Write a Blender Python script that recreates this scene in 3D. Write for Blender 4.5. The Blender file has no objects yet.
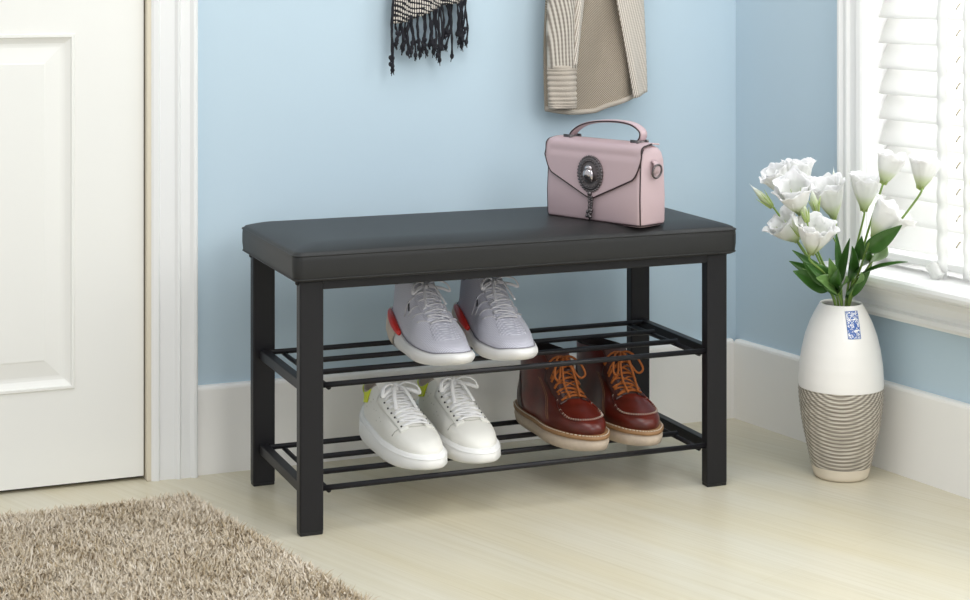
import bpy, bmesh, math, random
import numpy as np
from mathutils import Vector, Matrix
from mathutils.bvhtree import BVHTree
random.seed(7)
PI = math.pi
S = bpy.context.scene
C = S.collection
F, YH, CH = 1790.0, -32.0, 0.905          # focal length in pixels, horizon row, camera height

def px(x, y, Y):
    return Vector(((x-485)/F*Y, Y, CH-(y-YH)*Y/F))

# ------------------------------------------------------------------ materials
def lin(c):
    if isinstance(c, str):
        c = [int(c[i:i+2], 16)/255 for i in (0, 2, 4)]
    return tuple(v/12.92 if v <= .04045 else ((v+.055)/1.055)**2.4 for v in c)+(1,)

class NT:
    def __init__(s, name):
        s.m = bpy.data.materials.new(name); s.m.use_nodes = True
        s.t = s.m.node_tree; s.b = s.t.nodes['Principled BSDF']; s.out = s.t.nodes['Material Output']
    def n(s, typ, **kw):
        nd = s.t.nodes.new(typ)
        for k, v in kw.items():
            if k in nd.inputs: nd.inputs[k].default_value = v
            else: setattr(nd, k, v)
        return nd
    def l(s, a, b): s.t.links.new(a, b)
    def coord(s, scale=(1, 1, 1), rot=(0, 0, 0), loc=(0, 0, 0), kind='Object'):
        tc = s.n('ShaderNodeTexCoord'); mp = s.n('ShaderNodeMapping')
        mp.inputs['Scale'].default_value = scale; mp.inputs['Rotation'].default_value = rot
        mp.inputs['Location'].default_value = loc
        s.l(tc.outputs[kind], mp.inputs['Vector']); return mp.outputs['Vector']
    def ramp(s, fac, stops):
        r = s.n('ShaderNodeValToRGB'); e = r.color_ramp.elements
        while len(e) < len(stops): e.new(.5)
        for k, (p, c) in enumerate(stops):
            e[k].position = p; e[k].color = lin(c)
        s.l(fac, r.inputs['Fac']); return r.outputs['Color']
    def bump(s, h, strength=.2, dist=.001):
        b = s.n('ShaderNodeBump', Strength=strength, Distance=dist)
        s.l(h, b.inputs['Height']); s.l(b.outputs['Normal'], s.b.inputs['Normal'])

def mat(name, col, rough=.5, metal=0, noise=0, nscale=40, var=0, spec=.5, coat=0, sub=0):
    t = NT(name); b = t.b
    b.inputs['Base Color'].default_value = lin(col)
    b.inputs['Roughness'].default_value = rough; b.inputs['Metallic'].default_value = metal
    b.inputs['Specular IOR Level'].default_value = spec
    if coat: b.inputs['Coat Weight'].default_value = coat
    if noise or var:
        nz = t.n('ShaderNodeTexNoise', Scale=nscale, Detail=4.0)
        t.l(t.coord(), nz.inputs['Vector'])
        if noise: t.bump(nz.outputs['Fac'], noise, .002)
        if var:
            c = lin(col); a = [max(0, v*(1-var)) for v in c[:3]]; d = [min(1, v*(1+var)) for v in c[:3]]
            mx = t.n('ShaderNodeMix', data_type='RGBA')
            mx.inputs['A'].default_value = a+[1]; mx.inputs['B'].default_value = d+[1]
            t.l(nz.outputs['Fac'], mx.inputs['Factor']); t.l(mx.outputs['Result'], b.inputs['Base Color'])
    return t.m

M = {}
M['wall'] = mat('blue_wall_paint', 'bfd2de', .85, noise=.03, nscale=300, spec=.2)
M['trim'] = mat('white_trim_paint', 'e9e9e8', .4, noise=.02, nscale=60, spec=.35)
M['baseboard'] = mat('baseboard_paint', 'f2f0ec', .45, noise=.02, nscale=60, spec=.3)
M['door'] = mat('door_paint', 'edece7', .42, noise=.02, nscale=60, spec=.35)
M['jamb'] = mat('jamb_paint', 'd8cfbb', .5)
M['gap_shade'] = mat('gap_shade', '2a2620', .9)
M['metal'] = mat('black_powder_coat', '1c1b1e', .42, noise=.05, nscale=900, spec=.3)
M['cap'] = mat('black_plastic', '0e0e10', .5)
M['blind'] = None

def m_floor():
    t = NT('pale_maple_floor'); b = t.b
    FA = math.radians(46.7)                               # planks run diagonally towards the viewer
    v = t.coord(rot=(0, 0, FA))
    def scaled(sc):
        mp = t.n('ShaderNodeMapping'); mp.inputs['Scale'].default_value = sc; t.l(v, mp.inputs['Vector']); return mp.outputs['Vector']
    br = t.n('ShaderNodeTexBrick', offset=.37, Scale=1.0)
    br.inputs['Color1'].default_value = lin('cbc3ad'); br.inputs['Color2'].default_value = lin('d0c9b5')
    br.inputs['Mortar'].default_value = lin('bbb095')
    br.inputs['Mortar Size'].default_value = .0007; br.inputs['Brick Width'].default_value = 1.2
    br.inputs['Row Height'].default_value = .13; br.inputs['Mortar Smooth'].default_value = .6
    t.l(v, br.inputs['Vector'])
    v2 = scaled((2.2, 120, 1))
    nz = t.n('ShaderNodeTexNoise', Scale=1.0, Detail=5.0, Roughness=.65, Distortion=.4)
    t.l(v2, nz.inputs['Vector'])
    g = t.ramp(nz.outputs['Fac'], [(.3, 'b3a583'), (.5, 'd0c8b3'), (.7, 'ddd7c8')])
    v3 = scaled((1.0, 5, 1))
    nz3 = t.n('ShaderNodeTexNoise', Scale=1.6, Detail=2.0); t.l(v3, nz3.inputs['Vector'])
    g3 = t.ramp(nz3.outputs['Fac'], [(.35, 'c9be9c'), (.65, 'd0cdbf')])
    m1 = t.n('ShaderNodeMix', data_type='RGBA', blend_type='MIX'); m1.inputs['Factor'].default_value = .45
    t.l(br.outputs['Color'], m1.inputs['A']); t.l(g, m1.inputs['B'])
    m2 = t.n('ShaderNodeMix', data_type='RGBA', blend_type='MIX'); m2.inputs['Factor'].default_value = .35
    t.l(m1.outputs['Result'], m2.inputs['A']); t.l(g3, m2.inputs['B'])
    t.l(m2.outputs['Result'], b.inputs['Base Color'])
    b.inputs['Roughness'].default_value = .3; b.inputs['Specular IOR Level'].default_value = .35
    t.bump(nz.outputs['Fac'], .08, .001)
    return t.m
M['floor'] = m_floor()

def m_leather(name, col, rough, scale=700, strength=.12, spec=.5):
    t = NT(name); b = t.b
    b.inputs['Base Color'].default_value = lin(col); b.inputs['Roughness'].default_value = rough
    b.inputs['Specular IOR Level'].default_value = spec
    vo = t.n('ShaderNodeTexVoronoi', Scale=float(scale)); t.l(t.coord(), vo.inputs['Vector'])
    t.bump(vo.outputs['Distance'], strength, .0006)
    return t.m
M['seat'] = m_leather('black_faux_leather', '262626', .46, 500, .1, .35)
M['pink'] = m_leather('dusty_pink_leather', 'b9a2a6', .45, 900, .1)
M['pipe'] = mat('dark_piping', '2c1a1c', .4)
M['pewter'] = mat('dark_pewter', '6b6566', .3, 1.0, noise=.3, nscale=200)
M['pewter_bright'] = mat('polished_pewter', 'b9b2b4', .2, 1.0)

def m_knit(name, c1, c2, scale, rough=.9, ang=0, dist=.0008, strength=.6, axis='X', warp=0.):
    t = NT(name); b = t.b
    w = t.n('ShaderNodeTexWave', Scale=float(scale), Distortion=float(warp), bands_direction=axis)
    w.inputs['Detail'].default_value = 1.0; w.inputs['Detail Scale'].default_value = .15
    t.l(t.coord(rot=(0, ang, 0)), w.inputs['Vector'])
    w2 = t.n('ShaderNodeTexWave', Scale=float(scale)*.8, bands_direction='Z' if axis == 'X' else 'X')
    t.l(t.coord(rot=(0, ang, 0)), w2.inputs['Vector'])
    ad = t.n('ShaderNodeMath', operation='MULTIPLY_ADD'); ad.inputs[1].default_value = .18
    t.l(w2.outputs['Fac'], ad.inputs[0]); t.l(w.outputs['Fac'], ad.inputs[2])
    t.l(t.ramp(ad.outputs[0], [(.15, c1), (.95, c2)]), b.inputs['Base Color'])
    b.inputs['Roughness'].default_value = rough; b.inputs['Specular IOR Level'].default_value = .15
    t.bump(ad.outputs[0], strength, dist)
    return t.m
M['knit_body'] = m_knit('oatmeal_knit', '73695c', 'b8ac9c', 105, ang=math.radians(40), warp=5)
M['knit_light'] = m_knit('pale_oatmeal_knit', 'a1968a', 'e0d8ce', 80, ang=math.radians(-12))
M['knit_sleeve'] = m_knit('oatmeal_sleeve_knit', '857d74', 'cac3b9', 48, warp=14, ang=math.radians(5))
M['knit_cuff'] = mat('oatmeal_rib_knit', 'b5ab9f', .9, noise=.5, nscale=500, var=.15, spec=.15)
M['knit_inside'] = m_knit('tan_inside_knit', '7a6a50', 'b9a888', 95, ang=math.radians(-30), warp=3)
M['runner'] = m_knit('lavender_grey_mesh_knit', 'b9b8c4', 'd4d3dc', 110, .8, dist=.0004, strength=.35)
M['runner_dark'] = mat('grey_mesh_lining', '77757c', .9)
M['runner_sole'] = mat('white_foam', 'e6e4e2', .6, noise=.03, nscale=200)
M['runner_heel'] = mat('sand_rubber', 'd8c6b4', .5)
M['red'] = mat('red_plastic', 'd8352e', .35)
M['lace_grey'] = mat('pale_lace', 'd5d3d8', .85)
M['black_fabric'] = mat('black_fabric', '1c1b1f', .8)
M['white_leather'] = m_leather('white_leather', 'e9e7e0', .5, 900, .06, .35)
M['white_rubber'] = mat('white_rubber', 'efeeec', .5)
M['white_lace'] = mat('white_lace', 'f2f1f1', .85)
M['lining'] = mat('beige_lining', 'aea397', .85)
M['neon'] = mat('neon_yellow', 'd3df2c', .5)
M['eyelet'] = mat('dark_eyelet', '3a3836', .5)
M['stitch'] = mat('off_white_thread', 'd9cdbb', .8)
M['stitch_grey'] = mat('grey_thread', 'bdbab2', .8)

def m_boot():
    t = NT('oxblood_leather'); b = t.b
    nz = t.n('ShaderNodeTexNoise', Scale=18.0, Detail=3.0); t.l(t.coord(), nz.inputs['Vector'])
    t.l(t.ramp(nz.outputs['Fac'], [(.35, '45170f'), (.65, '6a2216')]), b.inputs['Base Color'])
    b.inputs['Roughness'].default_value = .3
    vo = t.n('ShaderNodeTexNoise', Scale=300.0); t.l(t.coord(), vo.inputs['Vector']); t.bump(vo.outputs['Fac'], .06, .001)
    return t.m
M['boot'] = m_boot()
M['boot_dark'] = mat('dark_brown_leather', '3a1d18', .4, noise=.1, nscale=200)
M['boot_lining'] = mat('dark_boot_lining', '1f1412', .9)
M['boot_welt'] = mat('tan_welt', '95704c', .55, noise=.1, nscale=300)
M['boot_sole'] = mat('cream_crepe_sole', 'c2b19f', .7, noise=.15, nscale=120, var=.15)
M['boot_lace'] = mat('amber_lace', '99541f', .8, noise=.3, nscale=500)

M['ceramic'] = mat('white_glazed_ceramic', 'f1eeea', .3, noise=.01, nscale=30)
M['ceramic_raw'] = mat('cream_raw_ceramic', 'ddd2c0', .6, noise=.1, nscale=150)
def m_band():
    t = NT('combed_taupe_ceramic'); b = t.b
    rings = t.n('ShaderNodeTexWave', wave_type='RINGS', rings_direction='SPHERICAL', Scale=45.0, Distortion=.6)
    t.l(t.coord(loc=(.014, .062, -.205)), rings.inputs['Vector'])
    hz = t.n('ShaderNodeTexWave', bands_direction='Z', Scale=95.0, Distortion=.3); t.l(t.coord(), hz.inputs['Vector'])
    mul = t.n('ShaderNodeMath', operation='MULTIPLY_ADD'); mul.inputs[1].default_value = .45
    t.l(hz.outputs['Fac'], mul.inputs[0]); t.l(rings.outputs['Fac'], mul.inputs[2])
    nz = t.n('ShaderNodeTexNoise', Scale=16.0, Detail=3.0); t.l(t.coord(scale=(1, 1, 4)), nz.inputs['Vector'])
    a2 = t.n('ShaderNodeMath', operation='MULTIPLY_ADD'); a2.inputs[1].default_value = .8
    t.l(nz.outputs['Fac'], a2.inputs[0]); t.l(mul.outputs[0], a2.inputs[2])
    sc_ = t.n('ShaderNodeMath', operation='MULTIPLY'); sc_.inputs[1].default_value = .5; t.l(a2.outputs[0], sc_.inputs[0])
    t.l(t.ramp(sc_.outputs[0], [(.18, '6f685f'), (.5, '988f83'), (.85, 'd0c9bc')]), b.inputs['Base Color'])
    b.inputs['Roughness'].default_value = .6; t.bump(mul.outputs[0], .4, .0008)
    return t.m
M['band'] = m_band()
def m_seal():
    t = NT('blue_seal_print'); b = t.b
    nz = t.n('ShaderNodeTexNoise', Scale=105.0, Detail=1.0, Distortion=2.4); t.l(t.coord(), nz.inputs['Vector'])
    t.l(t.ramp(nz.outputs['Fac'], [(.38, 'f0efee'), (.42, '2a58a3'), (.55, '2a58a3'), (.59, 'f0efee')]), b.inputs['Base Color'])
    b.inputs['Roughness'].default_value = .35
    return t.m
M['seal'] = m_seal()
M['blue'] = mat('blue_glaze', '3a68ad', .35)

def m_petal():
    t = NT('white_petal'); b = t.b
    at = t.n('ShaderNodeAttribute', attribute_name='grow')
    col = t.ramp(at.outputs['Fac'], [(0, 'a9bd74'), (.22, 'dde6c2'), (.45, 'f7f8f4'), (1, 'fbfafb')])
    t.l(col, b.inputs['Base Color']); b.inputs['Roughness'].default_value = .6
    b.inputs['Specular IOR Level'].default_value = .2
    tr = t.n('ShaderNodeBsdfTranslucent'); t.l(col, tr.inputs['Color'])
    mx = t.n('ShaderNodeMixShader'); mx.inputs['Fac'].default_value = .4
    t.l(b.outputs[0], mx.inputs[1]); t.l(tr.outputs[0], mx.inputs[2]); t.l(mx.outputs[0], t.out.inputs['Surface'])
    return t.m
M['petal'] = m_petal()
M['stem'] = mat('green_stem', '7d9a4c', .5)
M['calyx'] = mat('pale_green_calyx', 'a3b868', .5)
M['leaf'] = mat('dark_green_leaf', '3f6a2c', .4, noise=.2, nscale=60, var=.25)
M['leaf_pale'] = mat('mid_green_leaf', '6f9350', .45, noise=.2, nscale=60, var=.2)
def m_blind():
    t = NT('white_blind_slat'); b = t.b
    b.inputs['Base Color'].default_value = lin('f4f4f3'); b.inputs['Roughness'].default_value = .45
    tr = t.n('ShaderNodeBsdfTranslucent'); tr.inputs['Color'].default_value = lin('f8f8f6')
    mx = t.n('ShaderNodeMixShader'); mx.inputs['Fac'].default_value = .5
    t.l(b.outputs[0], mx.inputs[1]); t.l(tr.outputs[0], mx.inputs[2]); t.l(mx.outputs[0], t.out.inputs['Surface'])
    return t.m
M['blind'] = m_blind()
M['cord'] = mat('straw_cord', '8a7a4e', .8)
def m_glass():
    t = NT('window_glass')
    tr = t.n('ShaderNodeBsdfTransparent'); gl = t.n('ShaderNodeBsdfGlossy', Roughness=.02)
    mx = t.n('ShaderNodeMixShader'); mx.inputs['Fac'].default_value = .08
    t.l(tr.outputs[0], mx.inputs[1]); t.l(gl.outputs[0], mx.inputs[2]); t.l(mx.outputs[0], t.out.inputs['Surface'])
    return t.m
M['glass'] = m_glass()
def m_pile():
    t = NT('taupe_shag_pile'); b = t.b
    at = t.n('ShaderNodeAttribute', attribute_name='tone')
    t.l(t.ramp(at.outputs['Fac'], [(0, 'a08c6c'), (.3, 'c0b097'), (.7, 'd4c7b4'), (1, 'e4dacb')]), b.inputs['Base Color'])
    b.inputs['Roughness'].default_value = .75; b.inputs['Specular IOR Level'].default_value = .2
    return t.m
M['pile'] = m_pile()
M['backing'] = mat('rug_backing', '9c8b75', .95)
def m_scarf():
    t = NT('black_cream_weave'); b = t.b
    w = t.n('ShaderNodeTexWave', Scale=62.0, Distortion=5.0, bands_direction='DIAGONAL'); w.inputs['Detail Scale'].default_value = 2.0
    t.l(t.coord(scale=(.35, .4, 1.15)), w.inputs['Vector'])
    w2 = t.n('ShaderNodeTexWave', Scale=75.0, Distortion=1.0, bands_direction='X'); t.l(t.coord(), w2.inputs['Vector'])
    ad = t.n('ShaderNodeMath', operation='MULTIPLY'); t.l(w.outputs['Fac'], ad.inputs[0]); t.l(w2.outputs['Fac'], ad.inputs[1])
    t.l(t.ramp(ad.outputs[0], [(.22, '15151a'), (.38, 'd5cdc4')]), b.inputs['Base Color'])
    b.inputs['Roughness'].default_value = .9; t.bump(w.outputs['Fac'], .5, .001)
    return t.m
M['scarf'] = m_scarf()
M['fringe'] = mat('black_yarn', '17171f', .85, noise=.4, nscale=800)
M['wood_peg'] = mat('black_iron_hook', '2b2b2d', .5, .6)

# ------------------------------------------------------------------ helpers
def tag(o, label=None, cat=None, group=None, kind=None):
    if label: o['label'] = label
    if cat: o['category'] = cat
    if group: o['group'] = group
    if kind: o['kind'] = kind
    return o

def thing(name, label, cat, loc=(0, 0, 0), rotz=0, group=None):
    o = bpy.data.objects.new(name, None); C.objects.link(o)
    o.empty_display_size = .05
    o.location = loc; o.rotation_euler = (0, 0, rotz)
    return tag(o, label, cat, group)

def obj(name, bm, m, parent=None, smooth=True, bevel=0, solid=0, subsurf=0, loc=None, rotz=None, label=None, offset=0):
    bmesh.ops.recalc_face_normals(bm, faces=bm.faces)
    me = bpy.data.meshes.new(name); bm.to_mesh(me); bm.free()
    me.materials.append(m)
    for p in me.polygons: p.use_smooth = smooth
    o = bpy.data.objects.new(name, me); C.objects.link(o)
    if parent: o.parent = parent
    if loc is not None: o.location = loc
    if rotz is not None: o.rotation_euler = (0, 0, rotz)
    if solid:
        md = o.modifiers.new('solid', 'SOLIDIFY'); md.thickness = solid; md.offset = offset
    if bevel:
        md = o.modifiers.new('bevel', 'BEVEL'); md.width = bevel; md.segments = 3; md.limit_method = 'ANGLE'
        md.angle_limit = math.radians(40)
        md2 = o.modifiers.new('wn', 'WEIGHTED_NORMAL'); md2.keep_sharp = True
    if subsurf:
        md = o.modifiers.new('sub', 'SUBSURF'); md.levels = subsurf; md.render_levels = subsurf
    if label: o['label'] = label
    return o

def B(): return bmesh.new()

def box(bm, x0, x1, y0, y1, z0, z1):
    v = [bm.verts.new(p) for p in ((x0, y0, z0), (x1, y0, z0), (x1, y1, z0), (x0, y1, z0),
                                   (x0, y0, z1), (x1, y0, z1), (x1, y1, z1), (x0, y1, z1))]
    for f in ((0, 3, 2, 1), (4, 5, 6, 7), (0, 1, 5, 4), (1, 2, 6, 5), (2, 3, 7, 6), (3, 0, 4, 7)):
        bm.faces.new([v[i] for i in f])
    return bm

def loft(bm, rings, cap0=False, cap1=False, closed=True):
    vs = [[bm.verts.new(p) for p in r] for r in rings]
    n = len(rings[0])
    for a, b in zip(vs[:-1], vs[1:]):
        for i in range(n if closed else n-1):
            j = (i+1) % n
            bm.faces.new((a[i], a[j], b[j], b[i]))
    if cap0: bm.faces.new(vs[0][::-1])
    if cap1: bm.faces.new(vs[-1])
    return vs

def tube(bm, pts, r, seg=8, closed=False, flat=1.0, caps=True):
    pts = [Vector(p) for p in pts]; n = len(pts)
    rs = r if isinstance(r, (list, tuple)) else [r]*n
    rings = []; up = None
    for i, p in enumerate(pts):
        a = pts[i-1] if (i > 0 or closed) else p
        b = pts[(i+1) % n] if (i < n-1 or closed) else p
        d = (b-a)
        d = d.normalized() if d.length > 1e-9 else Vector((0, 0, 1))
        if up is None:
            up = Vector((0, 0, 1)) if abs(d.z) < .9 else Vector((0, 1, 0))
        u = up - d*up.dot(d)
        if u.length < 1e-6: u = d.orthogonal()
        u.normalize(); w = d.cross(u); up = u
        rings.append([p + (u*math.cos(2*PI*k/seg)*flat + w*math.sin(2*PI*k/seg))*rs[i] for k in range(seg)])
    if closed: rings.append(rings[0]); 
    loft(bm, rings, caps and not closed, caps and not closed)
    if closed: bmesh.ops.remove_doubles(bm, verts=bm.verts, dist=1e-6)
    return bm

def lathe(bm, prof, seg=64, cap0=False, cap1=False):
    loft(bm, [[(r*math.cos(2*PI*k/seg), r*math.sin(2*PI*k/seg), z) for k in range(seg)] for r, z in prof], cap0, cap1)
    return bm

def ball(bm, c, r, u=12, v=8, sc=(1, 1, 1)):
    bmesh.ops.create_uvsphere(bm, u_segments=u, v_segments=v, radius=r,
                              matrix=Matrix.Translation(c) @ Matrix.Diagonal((*sc, 1)))
    return bm

def grid(bm, fn, nu, nv, att=None):
    lay = bm.verts.layers.float.new(att) if att and att not in bm.verts.layers.float else (bm.verts.layers.float[att] if att else None)
    vs = []
    for i in range(nu+1):
        row = []
        for j in range(nv+1):
            r = fn(i/nu, j/nv)
            v = bm.verts.new(r[0] if att else r)
            if att: v[lay] = r[1]
            row.append(v)
        vs.append(row)
    for i in range(nu):
        for j in range(nv):
            bm.faces.new((vs[i][j], vs[i+1][j], vs[i+1][j+1], vs[i][j+1]))
    return bm

def cr(keys, q):
    """Catmull-Rom through keyframe tuples, q in 0..1."""
    n = len(keys)-1; f = min(max(q, 0), 1)*n; i = min(int(f), n-1); t = f-i
    p0, p1, p2, p3 = keys[max(i-1, 0)], keys[i], keys[i+1], keys[min(i+2, n)]
    return [.5*((2*b)+(-a+c)*t+(2*a-5*b+4*c-d)*t*t+(-a+3*b-3*c+d)*t**3) for a, b, c, d in zip(p0, p1, p2, p3)]

def lerpt(tab, x):
    if x <= tab[0][0]: return tab[0][1]
    for (a, va), (b, vb) in zip(tab[:-1], tab[1:]):
        if x <= b:
            t = (x-a)/(b-a); t = t*t*(3-2*t)
            return va+(vb-va)*t
    return tab[-1][1]

def spline(pts, n):
    return [Vector(cr([tuple(p) for p in pts], i/n)) for i in range(n+1)]

# ------------------------------------------------------------------ room
TB = math.radians(22.0)                                   # back wall direction
TR = math.atan2(-.861, .508)                              # window wall direction
CO = Vector((.5008, 3.6, 0))                              # foot of the corner, on the baseboard faces
def struct(name, bm, m, loc, rotz, smooth=False, bevel=0, parent=None):
    o = obj(name, bm, m, parent, smooth=smooth, bevel=bevel, loc=None if parent else loc, rotz=None if parent else rotz)
    if not parent: o['kind'] = 'structure'
    return o
TH = .014                                                 # baseboard thickness
fl = B(); box(fl, -3.0, 2.6, .2, 5.2, -.08, 0)
struct('floor', fl, M['floor'], (0, 0, 0), 0)
# back wall: opening for the door left of local x = -1.176
bm = B(); box(bm, -1.1835, .30, TH, .14, 0, 2.4); box(bm, -3.0, -1.1835, TH, .14, 2.05, 2.4); box(bm, -3.0, -2.05, TH, .14, 0, 2.05)
struct('wall_back', bm, M['wall'], CO, TB)
WX0, WX1, WZ0, WZ1 = .384, 1.42, .362, 1.55               # window opening on the right wall
bm = B(); box(bm, -.06, WX0, TH, .14, 0, 2.4); box(bm, WX1, 1.9, TH, .14, 0, 2.4)
box(bm, WX0, WX1, TH, .14, 0, WZ0-.03); box(bm, WX0, WX1, TH, .14, WZ1, 2.4)
struct('wall_right', bm, M['wall'], CO, TR)
bm = B(); box(bm, WX0-.001, WX0+.003, -.001, .141, WZ0, WZ1); box(bm, WX1-.003, WX1+.001, -.001, .141, WZ0, WZ1); box(bm, WX0, WX1, -.001, .141, WZ1-.003, WZ1+.001)
LINER = bm

def baseboard(name, x0, x1, rot):
    h = .158
    prof = [(0, 0), (0, h-.007), (.0012, h-.003), (.0045, h-.0004), (.007, h), (TH, h), (TH, 0)]
    bm = B()
    a = [bm.verts.new((x0, y, z)) for y, z in prof]; b = [bm.verts.new((x1, y, z)) for y, z in prof]
    n = len(prof)
    for i in range(n): bm.faces.new((a[i], a[(i+1) % n], b[(i+1) % n], b[i]))
    bm.faces.new(a[::-1]); bm.faces.new(b)
    struct(name, bm, M['baseboard'], CO, rot)
baseboard('baseboard_back', -1.094, .0, TB)
baseboard('baseboard_right', .0, 1.9, TR)

# door with its jamb and casing
def casing_profile(bm, x0, x1, z0, z1, y=-.007, inner_right=False):
    """a vertical casing board with a stepped profile across x"""
    w = x1-x0
    pr = [(0, TH), (0, y+.004), (.004, y+.001), (.012, y-.001), (.016, y+.004), (.50*w, y+.002), (.56*w, y-.003), (.60*w, y-.004), (.64*w, y), (w-.014, y), (w-.008, y-.005), (w-.003, y-.005), (w, y-.002), (w, TH)]
    a = [bm.verts.new((x0+(p if not inner_right else w-p), yy, z0)) for p, yy in pr]
    b = [bm.verts.new((x0+(p if not inner_right else w-p), yy, z1)) for p, yy in pr]
    n = len(pr)
    for i in range(n): bm.faces.new((a[i], a[(i+1) % n], b[(i+1) % n], b[i]))
    bm.faces.new(a[::-1]); bm.faces.new(b)
bm = B(); casing_profile(bm, -1.176, -1.094, 0, 2.12)
struct('trim_1', bm, M['trim'], CO, TB)
bm = B(); box(bm, -2.05, -1.176, -.007, TH, 2.04, 2.12)
struct('trim_2', bm, M['trim'], CO, TB)
bm = B(); box(bm, -1.1840, -1.175, -.003, .145, 0, 2.04)
struct('trim_3', bm, M['jamb'], CO, TB, bevel=.002)
# door slab
DX0, DX1, DF = -2.04, -1.1865, .012
bm = B()
st_l, st_r = DX0+.115, DX1-.120                            # panel opening edges
pz = [(.172, .791), (.905, 1.86)]
box(bm, DX0, st_l, DF, DF+.035, .007, 2.03); box(bm, st_r, DX1, DF, DF+.035, .007, 2.03)
for z0, z1 in ((.007, pz[0][0]), (pz[0][1], pz[1][0]), (pz[1][1], 2.03)):
    box(bm, st_l, st_r, DF, DF+.035, z0, z1)
door = struct('door_1', bm, M['door'], CO, TB)
for z0, z1 in pz:
    bm = B()
    def rect(i, y): return [(st_l+i, y, z0+i), (st_r-i, y, z0+i), (st_r-i, y, z1-i), (st_l+i, y, z1-i)]
    prof = [(0, DF), (.0015, DF-.003), (.006, DF-.003), (.008, DF+.0005), (.013, DF+.0035), (.017, DF+.0055), (.021, DF+.006), (.024, DF+.006),
            (.05, DF+.002), (.053, DF+.001)]
    loft(bm, [rect(i, y) for i, y in prof], False, True)
    bm.faces.ensure_lookup_table()
    struct('panel', bm, M['door'], None, None, parent=door)
bm = B(); box(bm, DX0, DX1, .032, .05, 0, .007)  # dark strip painted in as the shade of the gap under the door
struct('door_gap_shade', bm, M['gap_shade'], CO, TB)

# window: casing, sill, apron, frame, glass
bm = B()
casing_profile(bm, WX0-.060, WX0+.002, WZ0-.004, WZ1+.09, y=-.014, inner_right=True)
casing_profile(bm, WX1-.002, WX1+.075, WZ0-.004, WZ1+.09, y=-.014)
box(bm, WX0-.060, WX1+.075, -.014, TH, WZ1, WZ1+.09)
win = struct('window_1', bm, M['trim'], CO, TR)
struct('reveal', LINER, M['trim'], None, None, parent=win)
bm = B()                                                   # sill with rounded nose
pr = [(.10, WZ0), (-.062, WZ0), (-.0665, WZ0-.004), (-.068, WZ0-.010), (-.0665, WZ0-.016), (-.062, WZ0-.020), (.10, WZ0-.020)]
a = [bm.verts.new((WX0-.074, y, z)) for y, z in pr]; b = [bm.verts.new((WX1+.092, y, z)) for y, z in pr]
for i in range(len(pr)): bm.faces.new((a[i], a[(i+1) % len(pr)], b[(i+1) % len(pr)], b[i]))
bm.faces.new(a[::-1]); bm.faces.new(b)
struct('window_sill', bm, M['trim'], None, None, parent=win)
bm = B()                                                   # apron moulding below the sill
zt = WZ0-.020
pr = [(TH, zt), (-.040, zt), (-.040, zt-.008), (-.033, zt-.012), (-.022, zt-.022), (-.016, zt-.036), (-.016, zt-.044), (-.022, zt-.048), (-.022, zt-.056), (-.016, zt-.058), (-.013, zt-.064), (TH, zt-.064)]
a = [bm.verts.new((WX0-.060, y, z)) for y, z in pr]; b = [bm.verts.new((WX1+.075, y, z)) for y, z in pr]
for i in range(len(pr)): bm.faces.new((a[i], a[(i+1) % len(pr)], b[(i+1) % len(pr)], b[i]))
bm.faces.new(a[::-1]); bm.faces.new(b)
struct('apron', bm, M['trim'], None, None, parent=win)
bm = B()
for x0, x1, z0, z1 in ((WX0, WX0+.04, WZ0, WZ1), (WX1-.04, WX1, WZ0, WZ1), (WX0+.04, WX1-.04, WZ0, WZ0+.04), (WX0+.04, WX1-.04, WZ1-.04, WZ1)):
    box(bm, x0, x1, .088, .12, z0, z1)
struct('sash_frame', bm, M['trim'], None, None, parent=win)
bm = B(); box(bm, WX0+.04, WX1-.04, .102, .106, WZ0+.04, WZ1-.04)
struct('pane', bm, M['glass'], None, None, parent=win)

# venetian blind inside the opening
bl = thing('venetian_blind', 'white wooden venetian blind hanging closed in the window', 'window blind', CO+Vector((0, 0, 0)), TR)
bl.location = CO + Matrix.Rotation(TR, 3, 'Z') @ Vector(((WX0+WX1)/2, .040, WZ0))
hw = (WX1-WX0)/2-.005; pitch = .0462; ns = int((WZ1-WZ0-.07)/pitch)
bm = B(); tilt = math.radians(62)
for i in range(ns):
    zc = .060+i*pitch
    def slat(s, sgn):
        yy = (s-.5)*.054; bow = .0022*(1-(2*s-1)**2)+sgn*.0013
        # lower edge towards the room
        return (-yy*math.cos(tilt)*-1 + bow*-math.sin(tilt), zc+yy*math.sin(tilt)+bow*math.cos(tilt))
    loop = [slat(k/8, 1) for k in range(9)]+[slat(k/8, -1) for k in range(8, -1, -1)]
    a = [bm.verts.new((-hw, y, z)) for y, z in loop]; b = [bm.verts.new((hw, y, z)) for y, z in loop]
    n = len(loop)
    for k in range(n): bm.faces.new((a[k], a[(k+1) % n], b[(k+1) % n], b[k]))
    bm.faces.new(a[::-1]); bm.faces.new(b)
obj('slats', bm, M['blind'], bl)
bm = B(); box(bm, -hw, hw, -.020, .020, .014, .028); obj('bottom_rail', bm, M['trim'], bl, smooth=False, bevel=.003)
bm = B(); box(bm, -hw, hw, -.024, .026, WZ1-WZ0-.05, WZ1-WZ0-.002); obj('head_rail', bm, M['trim'], bl, smooth=False, bevel=.003)
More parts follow.
